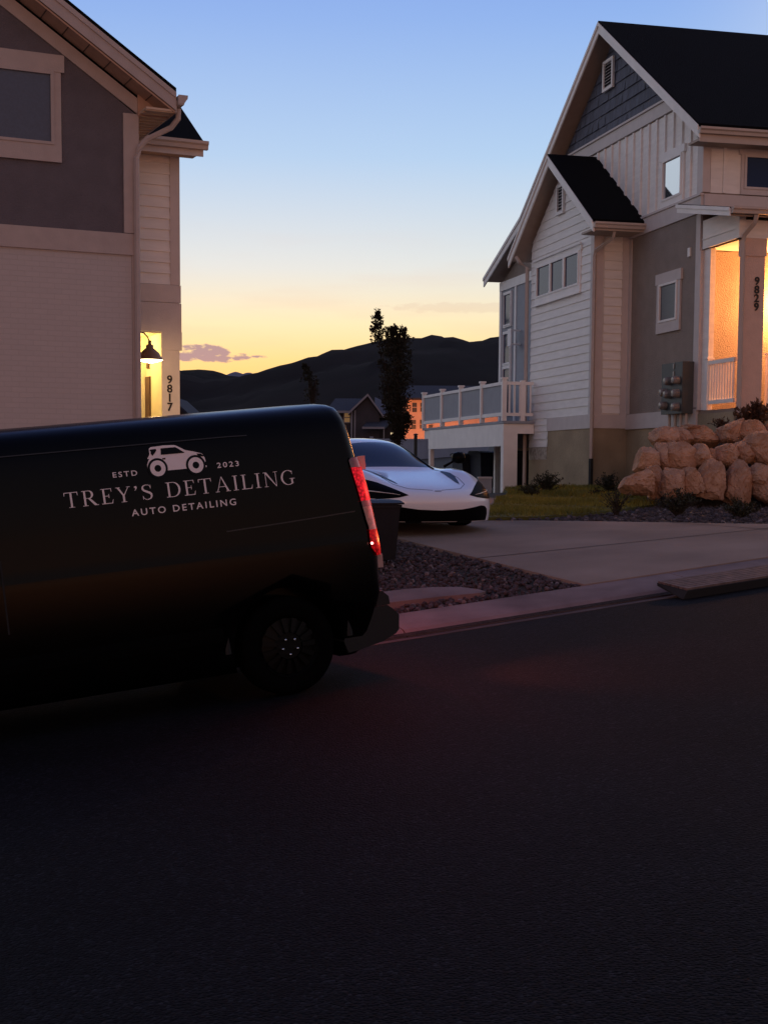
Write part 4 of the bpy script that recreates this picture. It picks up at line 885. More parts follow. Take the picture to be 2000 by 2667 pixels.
# ================================================================== SPORTS CAR
cs, ct = yhit(1206, 1370)                        # where its front left tyre stands
cw = YP(cs, ct); CF = (-H2 + Vector((0,0,-.03))).normalized(); CL = H1.copy(); CL = (CL-CF*CL.dot(CF)).normalized(); CN = CL.cross(CF).normalized()
if CN.z < 0: CN = -CN
car_o = cw - CL*.88 + CF*1.10 ; car_o.z = cw.z + CF.z*1.10 + .012
CM = (Matrix((CL, CF, CN)).transposed() @ Matrix.Scale(.955,3) @ Matrix.Diagonal((1,1,.955))).to_4x4(); CM.translation = car_o
car = thing('sports_car', CM, 'low white mid-engined supercar with dark teardrop headlights on the concrete driveway', 'car')
rows = [
 [(0,-.04,.13),(.30,-.06,.13),(.55,-.12,.13),(.74,-.22,.13),(.86,-.34,.13),(.94,-.54,.13),(.965,-.74,.13)],
 [(0,.02,.30),(.30,.0,.30),(.55,-.07,.30),(.74,-.17,.30),(.87,-.30,.31),(.945,-.50,.31),(.97,-.74,.31)],
 [(0,.03,.44),(.30,.01,.44),(.55,-.06,.445),(.74,-.17,.45),(.86,-.31,.45),(.935,-.52,.45),(.965,-.76,.44)],
 [(0,-.08,.53),(.29,-.10,.53),(.53,-.16,.54),(.71,-.27,.565),(.83,-.42,.58),(.91,-.62,.56),(.955,-.82,.47)],
 [(0,-.36,.605),(.28,-.38,.605),(.50,-.42,.62),(.68,-.50,.685),(.81,-.62,.70),(.90,-.78,.63),(.955,-.95,.48)],
 [(0,-.72,.675),(.27,-.73,.675),(.47,-.75,.685),(.64,-.78,.77),(.79,-.86,.785),(.895,-.98,.68),(.955,-1.08,.50)],
 [(0,-1.08,.735),(.27,-1.08,.735),(.46,-1.08,.735),(.62,-1.12,.80),(.77,-1.18,.805),(.885,-1.25,.70),(.955,-1.3,.52)],
 [(0,-1.24,.775),(.30,-1.25,.775),(.52,-1.30,.77),(.66,-1.36,.765),(.78,-1.42,.765),(.875,-1.48,.68),(.935,-1.5,.50)],
 [(0,-1.62,.985),(.30,-1.64,.975),(.49,-1.70,.94),(.62,-1.74,.82),(.76,-1.78,.745),(.86,-1.82,.66),(.915,-1.85,.48)],
 [(0,-2.02,1.150),(.27,-2.04,1.138),(.44,-2.10,1.09),(.58,-2.12,.90),(.75,-2.16,.74),(.86,-2.2,.65),(.90,-2.2,.46)],
 [(0,-2.45,1.195),(.27,-2.46,1.185),(.44,-2.48,1.13),(.60,-2.50,.92),(.76,-2.5,.75),(.87,-2.5,.66),(.91,-2.5,.46)],
 [(0,-3.0,1.13),(.27,-3.0,1.12),(.44,-3.0,1.07),(.60,-3.0,.92),(.80,-3.0,.80),(.93,-3.0,.70),(.965,-3.0,.48)],
 [(0,-3.7,.96),(.30,-3.7,.95),(.52,-3.7,.92),(.68,-3.7,.88),(.84,-3.7,.84),(.95,-3.7,.70),(.98,-3.7,.48)],
 [(0,-4.25,.86),(.30,-4.25,.86),(.55,-4.22,.85),(.70,-4.2,.84),(.82,-4.18,.80),(.92,-4.15,.66),(.95,-4.12,.48)],
 [(0,-4.42,.62),(.30,-4.42,.62),(.55,-4.40,.62),(.72,-4.36,.60),(.83,-4.32,.58),(.91,-4.28,.52),(.94,-4.26,.42)],
 [(0,-4.36,.30),(.30,-4.36,.30),(.55,-4.34,.30),(.72,-4.3,.28),(.82,-4.26,.26),(.88,-4.22,.22),(.91,-4.2,.20)]]
for i, r_ in enumerate(rows):                    # lower side column
    x, y, z = r_[6]; r_.append((min(x, .955), y-.0, .13 if i == 0 else max(.13, .135)))
bm = bmesh.new(); nv = len(rows[0]); grid = []
for r_ in rows: grid.append([bm.verts.new((-x, y, z)) for x, y, z in r_[:0:-1]] + [bm.verts.new(p) for p in r_])
nc = 2*nv-1; faces_mi = {}
for i in range(len(rows)-1):
    for j in range(nc-1):
        f = bm.faces.new((grid[i][j],grid[i][j+1],grid[i+1][j+1],grid[i+1][j])); c = abs((j+.5)-(nv-1)); mi = 0
        if 7 <= i <= 8 and c < 2: mi = 1            # windscreen
        if 7 <= i <= 11 and 2 < c < 3: mi = 2       # side glass
        if 7 == i and 2 < c < 3: mi = 2
        if i in (10,11) and c < 2 and i == 11: mi = 1
        f.material_index = mi; f.smooth = True
bmesh.ops.remove_doubles(bm, verts=bm.verts, dist=.002); bmesh.ops.recalc_face_normals(bm, faces=bm.faces)
me = bpy.data.meshes.new('body'); bm.to_mesh(me); bm.free(); tmp = bpy.data.objects.new('body', me); COL.objects.link(tmp)
md = tmp.modifiers.new('s', 'SUBSURF'); md.levels = 3; md.render_levels = 3
bpy.context.view_layer.update(); me2 = bpy.data.meshes.new_from_object(tmp.evaluated_get(bpy.context.evaluated_depsgraph_get())); bpy.data.objects.remove(tmp)
M_cpaint = mat('pearl_white', (0.84,0.84,0.86), .22, coat=1.0, spec=.5); M_cglass = mat('car_glass', (0.006,0.010,0.018), .05, spec=.5); M_cblack = mat('gloss_black', (0.003,0.003,0.003), .35, spec=.05)
vco = [v.co.copy() for v in me2.vertices]; CBVH = BVHTree.FromPolygons([tuple(v) for v in vco], [tuple(p.vertices) for p in me2.polygons])
for mi, nm, m_ in ((0,'body',M_cpaint),(1,'windscreen',M_cglass),(2,'side_window',M_cglass)):
    mb = MB(); mp_ = {}
    for p in me2.polygons:
        if p.material_index != mi: continue
        q = []
        for v in p.vertices:
            if v not in mp_: mp_[v] = len(mb.v); mb.v.append(vco[v])
            q.append(mp_[v])
        mb.f.append(tuple(q)); mb.mi.append(0)
    cb = mb.build(nm, m_, car, smooth=True)
    if mi == 0: carbody = cb
def carpatch(name, pts, m, par=car, off=.006, mirror=True, step=.02, dirn=(0,-1,0), org=1.0, both=True):
    """lay a closed outline (x,z seen from the front) onto the bodywork"""
    res = []
    for sg in ((1,-1) if both else (1,)):
        bm = bmesh.new(); bm.faces.new([bm.verts.new((x*sg, z, 0)) for x, z in pts])
        xs = [p[0]*sg for p in pts]; zs = [p[1] for p in pts]
        for lo, hi, n in ((min(xs),max(xs),(1,0,0)),(min(zs),max(zs),(0,1,0))):
            k = lo+step
            while k < hi: bmesh.ops.bisect_plane(bm, geom=bm.verts[:]+bm.edges[:]+bm.faces[:], plane_co=(k,k,0), plane_no=n); k += step
        bmesh.ops.triangulate(bm, faces=bm.faces); last = None; bad = []
        for v in bm.verts:
            h = CBVH.ray_cast(Vector((v.co.x, org, v.co.y)), Vector(dirn))
            if h[0] is None: h2 = CBVH.find_nearest(Vector((v.co.x, -.6, v.co.y))); v.co = h2[0]+h2[1]*off
            else:
                nn = h[1] if h[1].y > 0 else -h[1]; v.co = h[0]+nn*off
        for f in bm.faces: f.smooth = True
        me = bpy.data.meshes.new(name); bm.to_mesh(me); bm.free(); me.materials.append(m); o = bpy.data.objects.new(name, me); COL.objects.link(o); o.parent = par; res.append(o)
    return res
hl_ = [(.42,.475),(.50,.52),(.60,.575),(.70,.625),(.79,.655),(.86,.655),(.90,.62),(.925,.55),(.92,.49),(.90,.445),(.84,.425),(.76,.42),(.66,.43),(.54,.445)]
for o in carpatch('headlight', hl_, M_cblack, off=.004):
    pass
for sg in (1,-1):
    mb = MB(); pts = []
    for x, z in ((.52,.478),(.62,.492),(.74,.506),(.84,.515),(.90,.52)):
        h = CBVH.ray_cast(Vector((x*sg,1,z)), Vector((0,-1,0))); pts.append(h[0]+h[1]*.004*(1 if h[1].y > 0 else -1))
    mb.tube(pts, [.003,.006,.009,.012,.012], 6); mb.build('light_blade', mat('light_blade', (.75,.62,.5), .2, metal=.5), car, smooth=True)
carpatch('front_intake', [(-.74,.137),(-.75,.22),(-.73,.29),(-.68,.33),(-.60,.34),(-.47,.318),(-.30,.295),(0,.283),(.30,.295),(.47,.318),(.60,.34),(.68,.33),(.73,.29),(.75,.22),(.74,.137)], M_cblack, both=False, off=.005)
carpatch('bonnet_vent', [(.43,.60),(.48,.64),(.535,.70),(.55,.735),(.53,.755),(.49,.74),(.455,.69),(.425,.63)], mat('vent_shade', (.006,.008,.02), .4), off=.003, step=.01)
def carline(name, pts, r, m, top=True):
    for sg in (1,-1):
        out = []
        for (x0,y0,z0),(x1,y1,z1) in zip(pts, pts[1:]):
            for k in range(6):
                f = k/6; q = CBVH.find_nearest(Vector(((x0+(x1-x0)*f)*sg, y0+(y1-y0)*f, z0+(z1-z0)*f))); out.append(q[0])
        mb = MB(); mb.tube(out, r, 5); mb.build(name, m, car, smooth=True)
M_shut = mat('shut_line', (0.012,0.012,0.016), .7)
carline('shut_line', [(.50,-1.25,.78),(.53,-.95,.74),(.54,-.62,.68),(.50,-.36,.61),(.36,-.20,.56),(.0,-.12,.54)], .0035, M_shut)
carline('windscreen_pillar', [(.52,-1.28,.78),(.50,-1.66,.93),(.45,-2.06,1.09),(.44,-2.4,1.12)], .016, M_cblack)
carline('door_shut_line', [(.93,-1.62,.30),(.90,-1.60,.62),(.80,-1.62,.74)], .003, M_shut)
carpatch('badge', [(-.045,.522),(.045,.522),(.045,.529),(-.045,.529)], M_cblack, both=False, off=.003, step=.01)
mb = MB(); mb.box(-.80,.80,-4.2,-.35,.115,.16); mb.box(-.45,.45,-.349,-.06,.115,.14); mb.build('floor_pan', M_cblack, car)
for sg in (1,-1):
    mb = MB(); mb.tube([(.80*sg,-1.52,.80),(.90*sg,-1.50,.86),(.95*sg,-1.48,.90)], [.02,.016,.02], 8)
    bmx = MB(); 
    for (r0,k0) in ((.0,-.07),(.055,-.06),(.075,.0),(.07,.05),(.0,.075)): pass
    mb.lathe([(0,-.10),(.06,-.085),(.085,-.02),(.082,.04),(.05,.08),(0,.09)], (1.0*sg,-1.47,.93), 0, 14); mb.build('door_mirror', M_cblack, car, smooth=True)
    for wy, R_ in ((-1.12,.335),(-3.78,.345)):
        mb = MB(); x0 = .955*sg; x1 = .70*sg
        mb.lathe([(.24,x0-.01*sg),(.30,x0),(R_-.01,x0-.015*sg),(R_,x0-.04*sg),(R_,x1+.03*sg),(R_-.02,x1),(.0,x1)], (0,wy,R_), 0, 40); w = mb.build('wheel', M_tyre, car, smooth=True)
        mb = MB(); mb.lathe([(.242,x0-.012*sg),(.23,x0-.03*sg),(.06,x0-.03*sg),(.05,x0-.01*sg),(0,x0-.01*sg)], (0,wy,R_), 0, 30); mb.build('rim', M_rim, w)
        mb = MB(); mb.lathe([(R_+.005,x0+.020*sg),(R_+.035,x0+.018*sg)], (0,wy,R_), 0, 40); mb.f = [f for f in mb.f if all(mb.v[i].z > .30 for i in f)]; mb.mi = [0]*len(mb.f); mb.build('wheel_arch', M_cblack, car)

# ================================================================== BOULDER WALL AND TERRACE
import mathutils
def boulder(px, py, w, h, Yd, tilt, seed, label, cut=0.0):
    r_ = random.Random(seed); c = atY(px, py, Yd); k = Yd/FPX; rx, rz = w*k/2*1.15, h*k/2*1.15; ry = max(.28, min(rx, rz)*1.0)
    bm = bmesh.new(); bmesh.ops.create_icosphere(bm, subdivisions=5, radius=1)
    planes = [(Vector((r_.uniform(-1,1), r_.uniform(-1.3,.2), r_.uniform(-1,1))).normalized(), r_.uniform(.46,.72)) for _ in range(8)]
    R_ = Matrix.Rotation(math.radians(tilt), 3, 'Y')
    for v in bm.verts:
        p = v.co.copy()
        for nn, dd in planes:
            q = p.dot(nn)
            if q > dd: p -= nn*(q-dd)*.97
        p = p*1.12; p = Vector([max(-1, min(1, math.copysign(abs(a)**.78, a)*1.06)) for a in p])
        o = Vector((seed*3.1, seed*1.7, 0))
        f = 1+.05*mathutils.noise.fractal(p*1.3+o, 1, 2, 3)+.07*mathutils.noise.fractal(p*3.2+o, 1, 2, 3)+.035*mathutils.noise.fractal(p*9+o, .6, 2, 5) - .07*max(0, 1-abs(mathutils.noise.noise(p*1.9+o))*9) - .03*max(0, 1-abs(mathutils.noise.noise(p*4.3+o))*7)
        p *= f*1.03; v.co = R_ @ Vector((p.x*rx, p.y*ry, p.z*rz))
    for f in bm.faces: f.smooth = False
    me = bpy.data.meshes.new('boulder'); bm.to_mesh(me); bm.free(); me.materials.append(M_rock)
    o = bpy.data.objects.new('boulder', me); COL.objects.link(o); o.location = c
    return tag(o, label, 'boulder', 'boulders stacked in the retaining wall')
def zb(x, y): return 1600+x*.2411, 950+y*.2411
ordn = ['first','second','third','fourth','fifth','sixth','seventh','eighth','ninth','tenth']
look = {'bottom': [('squat square-edged',0),('upright rounded',-14),('upright oval',12),('small upright',-5),('large slanting',32),('tall pale',8),('narrow leaning',25),('big rounded',-8),('broad grey-tan',5),('rough upright',0)],
        'middle': [('rough dark-sided',0),('narrow upright',-4),('wide flat-faced',3),('small dark',10),('wedge-shaped',-20),('slanting',15),('plump tilted',-25),('large rounded',-18),('broad',5),('long',-5)],
        'top': [('rounded glowing',8),('low flat',0),('long low',4),('smooth pale',-20),('angular',20),('small',-10),('broad',0),('low',5)]}
RK = {'bottom': (21.9, [(240,1275,300,235),(462,1265,230,290),(650,1285,250,270),(850,1245,180,240),(1060,1275,300,380),(1350,1280,290,420),(1570,1200,170,210),(1700,1350,330,320),(1980,1330,300,380),(2260,1310,330,350)]),
      'middle': (22.5, [(345,1035,220,250),(510,990,140,250),(715,1005,340,290),(930,985,190,230),(1060,1010,200,200),(1200,975,190,220),(1390,945,250,240),(1610,910,300,330),(1900,930,320,300),(2220,940,340,300)]),
      'top': (23.2, [(535,782,240,200),(725,775,210,170),(960,775,300,190),(1270,725,250,240),(1500,705,270,230),(1690,735,200,170),(1930,700,300,230),(2200,710,300,240)])}
sd = 1
for row, (Yd, L) in RK.items():
    for i, (x, y, w, h) in enumerate(L):
        px, py = zb(x, y); lk, tl_ = look[row][i]
        if px > 2060 and row != 'bottom' and False: continue
        boulder(px, py, w*.2411, h*.2411, Yd+random.Random(sd).uniform(-.2,.2), tl_, sd, f'{lk} tan boulder, {ordn[i]} from the left in the {row} row', 0); sd += 1
px, py = zb(850, 682); boulder(px, py, 55, 13, 23.5, 5, 77, 'thin flat glowing stone lying on top of the boulder wall')
# soil bank held by the boulders
mb = MB(); A_ = [atY(1700,1320,22.4), atY(2100,1320,22.1), atY(2500,1320,21.9)]
def bank(x, y, Yd): return atY(x, y, Yd)
rowsB = []
for f, (dy_, zz) in enumerate([(0,-.62),(.3,-.4),(.7,-.1),(1.0,.1),(1.5,.38),(2.4,.62),(6.0,.68)]):
    r_ = []
    for k in range(13):
        x = 1668+k*75; fl = min(1, max(0, (x-1662)/80)) ; p = atY(x, 1300, 22.15-k*.03+dy_); r_.append(Vector((p.x+.1, p.y, CAMZ + (-.62+(zz+.62)*(fl**.5 if k else .25)) + rng.uniform(-.03,.03))))
    rowsB.append(r_)
for r_ in rowsB: mb.v += r_
for i in range(len(rowsB)-1):
    for k in range(12): a = i*13+k; mb.f.append((a,a+1,a+14,a+13)); mb.mi.append(0)
tag(mb.build('soil_bank', M_soil, smooth=True), kind='structure')
# ================================================================== SHRUBS
M_leafD = mat('leaf_dark', (0.018,0.020,0.007), .8, col2=(0.04,0.036,0.012), vscale=3); M_leafR = mat('leaf_reddish', (0.06,0.022,0.010), .8, col2=(0.10,0.05,0.02), vscale=4); M_twig = mat('twig_bark', (0.04,0.028,0.02), .9)
def leaf(mb, p, dr_, L, w, rg):
    s_ = dr_.cross(Vector((rg.uniform(-1,1),rg.uniform(-1,1),rg.uniform(-1,1)))).normalized()*w
    mb.quad(p, p+dr_*L*.5+s_, p+dr_*L, p+dr_*L*.5-s_)
def shrub(p, w, h, label, m=None, seed=1, nst=26, nl=26, L=.05, name='shrub', up=.7):
    r_ = random.Random(seed); root = thing(name, Matrix.Translation(p), label, 'shrub', 'low shrubs planted round the house'); st = MB(); lf = MB()
    for i in range(nst):
        a = r_.uniform(0, 6.28); sp_ = r_.uniform(0,1)**.7; tip = Vector((math.cos(a)*w*.5*sp_, math.sin(a)*w*.5*sp_, h*(1-.45*sp_**2)*r_.uniform(.75,1.08)))
        mid = Vector((tip.x*.35, tip.y*.35, tip.z*.55)); st.tube([(tip.x*.05,tip.y*.05,0), mid, tip], [.008,.006,.003], 4)
        for k in range(nl):
            f = r_.uniform(.18,1.02); q = (mid*(f/.5) if f < .5 else mid+(tip-mid)*((f-.5)/.5)); q = q+Vector((r_.gauss(0,.02),r_.gauss(0,.02),r_.gauss(0,.015)))
            dr_ = Vector((r_.uniform(-1,1),r_.uniform(-1,1),r_.uniform(-.1,up+.5))).normalized(); leaf(lf, q, dr_, L*r_.uniform(.6,1.3), L*.22, r_)
    st.build('stem', M_twig, root); lf.build('foliage', m or M_leafD, root); return root
def onyard(x, y): return YP(*yhit(x, y), .0)
shrub(onyard(1425,1288), .75, .42, 'round dark shrub against the concrete foundation beside the lawn', seed=2, nst=40)
shrub(onyard(1382,1292), .45, .22, 'small low shrub at the foot of the bay downspout', seed=3)
shrub(onyard(1345,1298)+Vector((.25,.1,0)), .35, .18, 'tiny tuft by the deck post at the lawn edge', seed=31)
shrub(onyard(1590,1290), .65, .42, 'dark shrub in the corner between bay and boulders', seed=4, nst=36)
shrub(onyard(1606,1346), .5, .42, 'sparse twiggy shrub at the lawn edge', m=M_leafD, seed=5, nst=16, nl=14)
shrub(onyard(1765,1346), .72, .36, 'spreading green shrub in the gravel before the boulders', seed=6, nst=36)
shrub(onyard(1925,1352), .55, .25, 'low green shrub in the gravel near the right edge', seed=7, nst=30)
shrub(onyard(1560,1300)+Vector((0,.3,0)), .3, .18, 'small weed clump behind the lawn near the black downspout boot', seed=8, nst=12)
tz = CAMZ+.64
pA = atY(1880,1112,23.7); pA.z = tz; shrub(pA, .42, .20, 'short reddish shrub on top of the boulder wall before the porch', M_leafR, 9, 20, 20)
pB = atY(1965,1090,23.6); pB.z = tz+.02; shrub(pB, .8, .42, 'spiky reddish shrub under the house number column', M_leafR, 10, 46, 24, .09, up=1.2)
# ================================================================== BINS, PAD RAMP, SMALL THINGS
def bin_(name, M, w, d_, h, m, label, cat='bin', group=None):
    b = thing(name, M, label, cat, group); mb = MB(); t_ = .82
    mb.add([(-w/2*t_,-d_/2*t_,.06),(w/2*t_,-d_/2*t_,.06),(w/2*t_,d_/2*t_,.06),(-w/2*t_,d_/2*t_,.06),(-w/2,-d_/2,h*.92),(w/2,-d_/2,h*.92),(w/2,d_/2,h*.92),(-w/2,d_/2,h*.92)], [(0,1,2,3),(4,5,6,7),(0,1,5,4),(1,2,6,5),(2,3,7,6),(3,0,4,7)])
    mb.box(-w/2-.012,w/2+.012,-d_/2-.012,d_/2+.012,h*.88,h*.925); mb.build('body', m, b)
    mb = MB(); mb.prism([(-d_/2-.03,h*.93),(-d_/2-.03,h*.955),(-d_/2+.08,h*.99),(d_/2-.06,h),(d_/2+.03,h*.97),(d_/2+.03,h*.93)], 0, -w/2-.03, w/2+.03); mb.build('lid', m, b)
    mb = MB(); mb.tube([(-w/2+.05,d_/2+.05,h*.93),(w/2-.05,d_/2+.05,h*.93)], .014, 8); mb.build('handle', m, b)
    for sx_ in (-1,1):
        mb = MB(); mb.lathe([(0,sx_*(w/2*t_-.02)),(.10,sx_*(w/2*t_-.02)),(.10,sx_*(w/2*t_+.03)),(0,sx_*(w/2*t_+.03))], (0,d_/2*t_,.10), 0, 18); mb.build('wheel', M_black, b)
    return b
sb, tb = yhit(1018, 1466); pb_ = YP(sb, tb, -.02)
M_bin = mat('bin_plastic', (0.007,0.007,0.010), .55, .2, 20, spec=.3)
mbin = Matrix.Translation(pb_-H1*.19) @ Matrix.Rotation(-math.radians(65-90),4,'Z')
bin_('trash_bin', mbin, .40, .40, .68, M_bin, 'small dark lidded bin standing in the gravel just behind the van')
M_bin2 = mat('bin_blue', (0.018,0.026,0.05), .6, .2, 20)
for k, (x, y, Yd, h, w, lab) in enumerate(((1262,1302,37.0,1.02,.60,'dark blue wheeled bin under the deck beside its white post'),(1215,1302,37.5,.98,.60,'dark blue bin under the deck half hidden by the white car'),(1353,1296,33.2,1.06,.5,'black bin in the gap between deck post and bay wall'))):
    p = atY(x, y, Yd); p.z = yardz(*toST(p)); bin_('trash_bin', Matrix.Translation(p) @ Matrix.Rotation(-math.radians(65-90),4,'Z'), w, .6, h, M_bin2 if k < 2 else M_bin, lab)
p = atY(1262,1300,30.8); p.z = yardz(*toST(p)); b_ = thing('storage_box', Matrix.Translation(p), 'pale grey plastic storage box standing in front of the deck bins', 'box')
mb = MB(); mb.box(-.14,.14,-.12,.12,0,.38); mb.build('body', M_greypanel, b_); mb = MB(); mb.box(-.155,.155,-.135,.135,.382,.42); mb.build('lid', mat('box_lid', (.45,.45,.46), .6), b_)
# ribbed kerb ramp bridging the gutter
def STinv(x, y, h): p = hit(x, y, P0+DN*h, DN); q = STM.inverted() @ p; return q.x, q.y
bl_ = STinv(1711,1519,.115); fl_ = STinv(1791,1536,.085); fb_ = STinv(1765,1549,.005)
ramp_ = thing('kerb_ramp', STM.copy(), 'dark ribbed kerb ramp laid over the gutter at the driveway', 'ramp')
mb = MB(); s1 = 12.0
M_rub = mat('ramp_rubber', (0.03,0.022,0.020), .75, .3, 25)
t0, t1 = fl_[1], bl_[1]
mb.add([(fl_[0],t0,.075),(s1,t0,.075),(s1,t1,.118),(bl_[0],t1,.118),(fl_[0]-.05,t0+.01,.004),(s1,t0+.01,.004),(s1,t1,.09),(bl_[0],t1,.09)], [(0,1,2,3),(4,5,6,7),(0,1,5,4),(1,2,6,5),(2,3,7,6),(3,0,4,7)])
mb.build('deck', mat('ramp_side', (0.006,0.005,0.005), .8), ramp_)
for k in range(7):
    f0 = .04+k*.137; f1 = f0+.10; ta, tb_ = t0+(t1-t0)*f0, t0+(t1-t0)*f1; za_, zb_ = .075+.043*f0, .075+.043*f1; sa, sb_ = fl_[0]+(bl_[0]-fl_[0])*f0, fl_[0]+(bl_[0]-fl_[0])*f1
    mb = MB(); mb.add([(sa,ta,za_+.018),(s1,ta,za_+.018),(s1,tb_,zb_+.018),(sb_,tb_,zb_+.018),(sa,ta,za_+.001),(s1,ta,za_+.001),(s1,tb_,zb_+.001),(sb_,tb_,zb_+.001)], [(0,1,2,3),(4,5,6,7),(0,1,5,4),(1,2,6,5),(2,3,7,6),(3,0,4,7)])
    mb.build('rib', mat('ramp_rib', (0.14,0.095,0.08), .8, .35, 12), ramp_)
# ================================================================== TREES
M_leafT = mat('tree_leaf', (0.012,0.013,0.006), .85, col2=(0.026,0.021,0.010), vscale=2.5); M_bark = mat('bark', (0.03,0.02,0.014), .95, .3, 20)
def tree(name, px, pbase, Yd, env, tops, nleaf, label, seed, L=.085):
    """env: list of (y_px, x_left, x_right) outline of the crown; tops: leaders (x_px, y_px)"""
    r_ = random.Random(seed); k = Yd/FPX; base = atY(px, pbase, Yd); root = thing(name, Matrix.Translation(base), label, 'tree')
    def loc(x, y, dy=0): p = atY(x, y, Yd)-base; return Vector((p.x, dy, p.z))
    tr = MB(); lf = MB(); ytop = env[0][0]; ybot = env[-1][0]; ymid = (ybot+ytop)/2
    tr.tube([Vector((0,0,-.4)), loc(px-2,(pbase+ybot)/2), loc(px+1,ybot-20), loc(px+2,ymid), loc(px-3,ytop+20)], [.11,.09,.07,.045,.015], 8)
    def span(y):
        a = interp(y, [(e[0],e[1]) for e in env]); b = interp(y, [(e[0],e[2]) for e in env]); return a, b
    br = []
    for i in range(46):
        yb = r_.uniform(ytop+40, ybot+12); yt = yb-r_.uniform(40,130); yt = max(yt, ytop+3); a, b = span(yt); xt = r_.uniform(a+3, b-3); dy = r_.uniform(-1,1)*(b-a)*k*.45
        A = loc(px+(yb-pbase)*0, yb); B = loc(xt, yt, dy); M = A.lerp(B,.5)+Vector(((B.x-A.x)*.18, 0, -.1)); tr.tube([A,M,B], [.028,.018,.006], 5); br.append((A,M,B))
    for (x, y, x0, y0) in tops:
        A, B = loc(x0, y0), loc(x, y); M = A.lerp(B,.5)+Vector((.03,0,0)); tr.tube([A,M,B], [.025,.014,.005], 5)
        n_ = int(abs(y0-y)*2.4)
        for q in range(n_):
            f = r_.uniform(.08,1); p = A.lerp(B,f); 
            sp_ = (.30*(1-f)**.6+.07)*(.55+.45*math.sin(f*19)); d_ = Vector((r_.uniform(-1,1),r_.uniform(-1,1),r_.uniform(-.1,.6))).normalized(); e = p+d_*sp_*r_.uniform(.3,1)
            if q % 3 == 0: tr.tube([p, e], [.006,.003], 3, cap=False)
            for z in range(5): leaf(lf, e+Vector((r_.gauss(0,.025),r_.gauss(0,.025),r_.gauss(0,.025))), (d_+Vector((r_.uniform(-.6,.6),r_.uniform(-.6,.6),r_.uniform(-.3,.6)))).normalized(), L*r_.uniform(.6,1.2), L*.26, r_)
    cl = []
    for i in range(nleaf//22):
        y = r_.uniform(ytop, ybot); a, b = span(y); cl.append(loc(r_.uniform(a,b), y, r_.uniform(-1,1)*(b-a)*k*.42))
    for c in cl:
        rad = r_.uniform(.07,.20)
        for q in range(22):
            d_ = Vector((r_.gauss(0,1),r_.gauss(0,1),r_.gauss(0,1)+.3)).normalized(); leaf(lf, c+d_*rad*r_.uniform(.2,1), (d_+Vector((0,0,.5))).normalized(), L*r_.uniform(.6,1.3), L*.28, r_)
    tr.build('trunk', M_bark, root); lf.build('crown', M_leafT, root); return root
tree('columnar_tree', 1036, 1200, 42, [(886,1012,1050),(905,994,1060),(950,988,1066),(1000,990,1066),(1040,998,1062),(1075,1010,1056),(1100,1020,1050),(1125,1028,1046),(1150,1032,1042)], [(982,812,988,905),(1031,850,1033,900),(1014,856,1024,900),(1052,858,1044,900),(1062,1078,1040,1118),(1062,1090,1042,1140)], 6800, 'tall dark columnar tree with a thin leader rising above the hill', 5)
tree('young_tree', 812, 1200, 62, [(985,800,826),(1010,792,840),(1040,796,842),(1060,806,836)], [(792,948,806,1000)], 220, 'sparse young tree seen against the dark hillside above the van', 8, .11)
# ================================================================== FENCE AND FAR HOUSES
def frame_at(x, y, Yd): return Matrix.Translation((atY(x, y, Yd).x, Yd, CAMZ))
class Px:
    def __init__(s, x0, Yd): s.x0 = atY(x0, 1200, Yd).x; s.Y = Yd; s.M = Matrix.Translation((s.x0, Yd, CAMZ))
    def X(s, x): return (x-1000)/FPX*s.Y*.9995 - s.x0
    def Z(s, x, y): return atY(x, y, s.Y).z-CAMZ
M_fence = mat('fence_vinyl', (0.30,0.34,0.42), .6, .05, 3)
F_ = Px(1000, 58); fen = thing('vinyl_fence', F_.M, 'pale blue-grey panel fence behind the white car', 'fence')
zt = F_.Z(1000,1141); xs_ = [F_.X(x) for x in range(740,1330,75)]
for a, b in zip(xs_, xs_[1:]):
    mb = MB(); mb.box(a+.06,b-.06,-.02,.02,zt-1.9,zt-.06); mb.box(a+.06,b-.06,-.035,.035,zt-.10,zt-.02)
    k = a+.2
    while k < b-.1: mb.box(k,k+.012,-.026,-.018,zt-1.85,zt-.10); k += .2
    mb.build('panel', M_fence, fen)
for a in xs_: mb = MB(); mb.box(a-.06,a+.06,-.06,.06,zt-2.0,zt+.02); mb.box(a-.075,a+.075,-.075,.075,zt+.02,zt+.06); mb.build('post', M_fence, fen)
Q = Px(1082, 44); po = thing('dark_post', Q.M, 'slim black post standing in front of the pale fence', 'post')
mb = MB(); z1_ = Q.Z(1082,1130); mb.lathe([(0,-1.2),(.055,-1.2),(.055,z1_-.03),(.07,z1_-.03),(.07,z1_),(0,z1_+.02)], (0,0,0), 2, 10); mb.build('shaft', M_black, po)
M_hdark = mat('far_wall_dark', (0.05,0.045,0.055), .9, .1, 2); M_hroof = mat('far_roof', (0.022,0.026,0.045), .95, .3, 6); M_htrim = mat('far_trim', (0.25,0.24,0.27), .8); M_horange = mat('far_wall_warm', (0.50,0.37,0.30), .85, .08, 2)
M_litw = mat('lit_window', (.3,.2,.1), .5, emis=(1,.55,.22), estr=.12); M_litl = mat('lantern_glow', (1,.8,.5), .5, emis=(1,.78,.42), estr=1.0); M_dwin = mat('far_window', (0.02,0.012,0.01), .3)
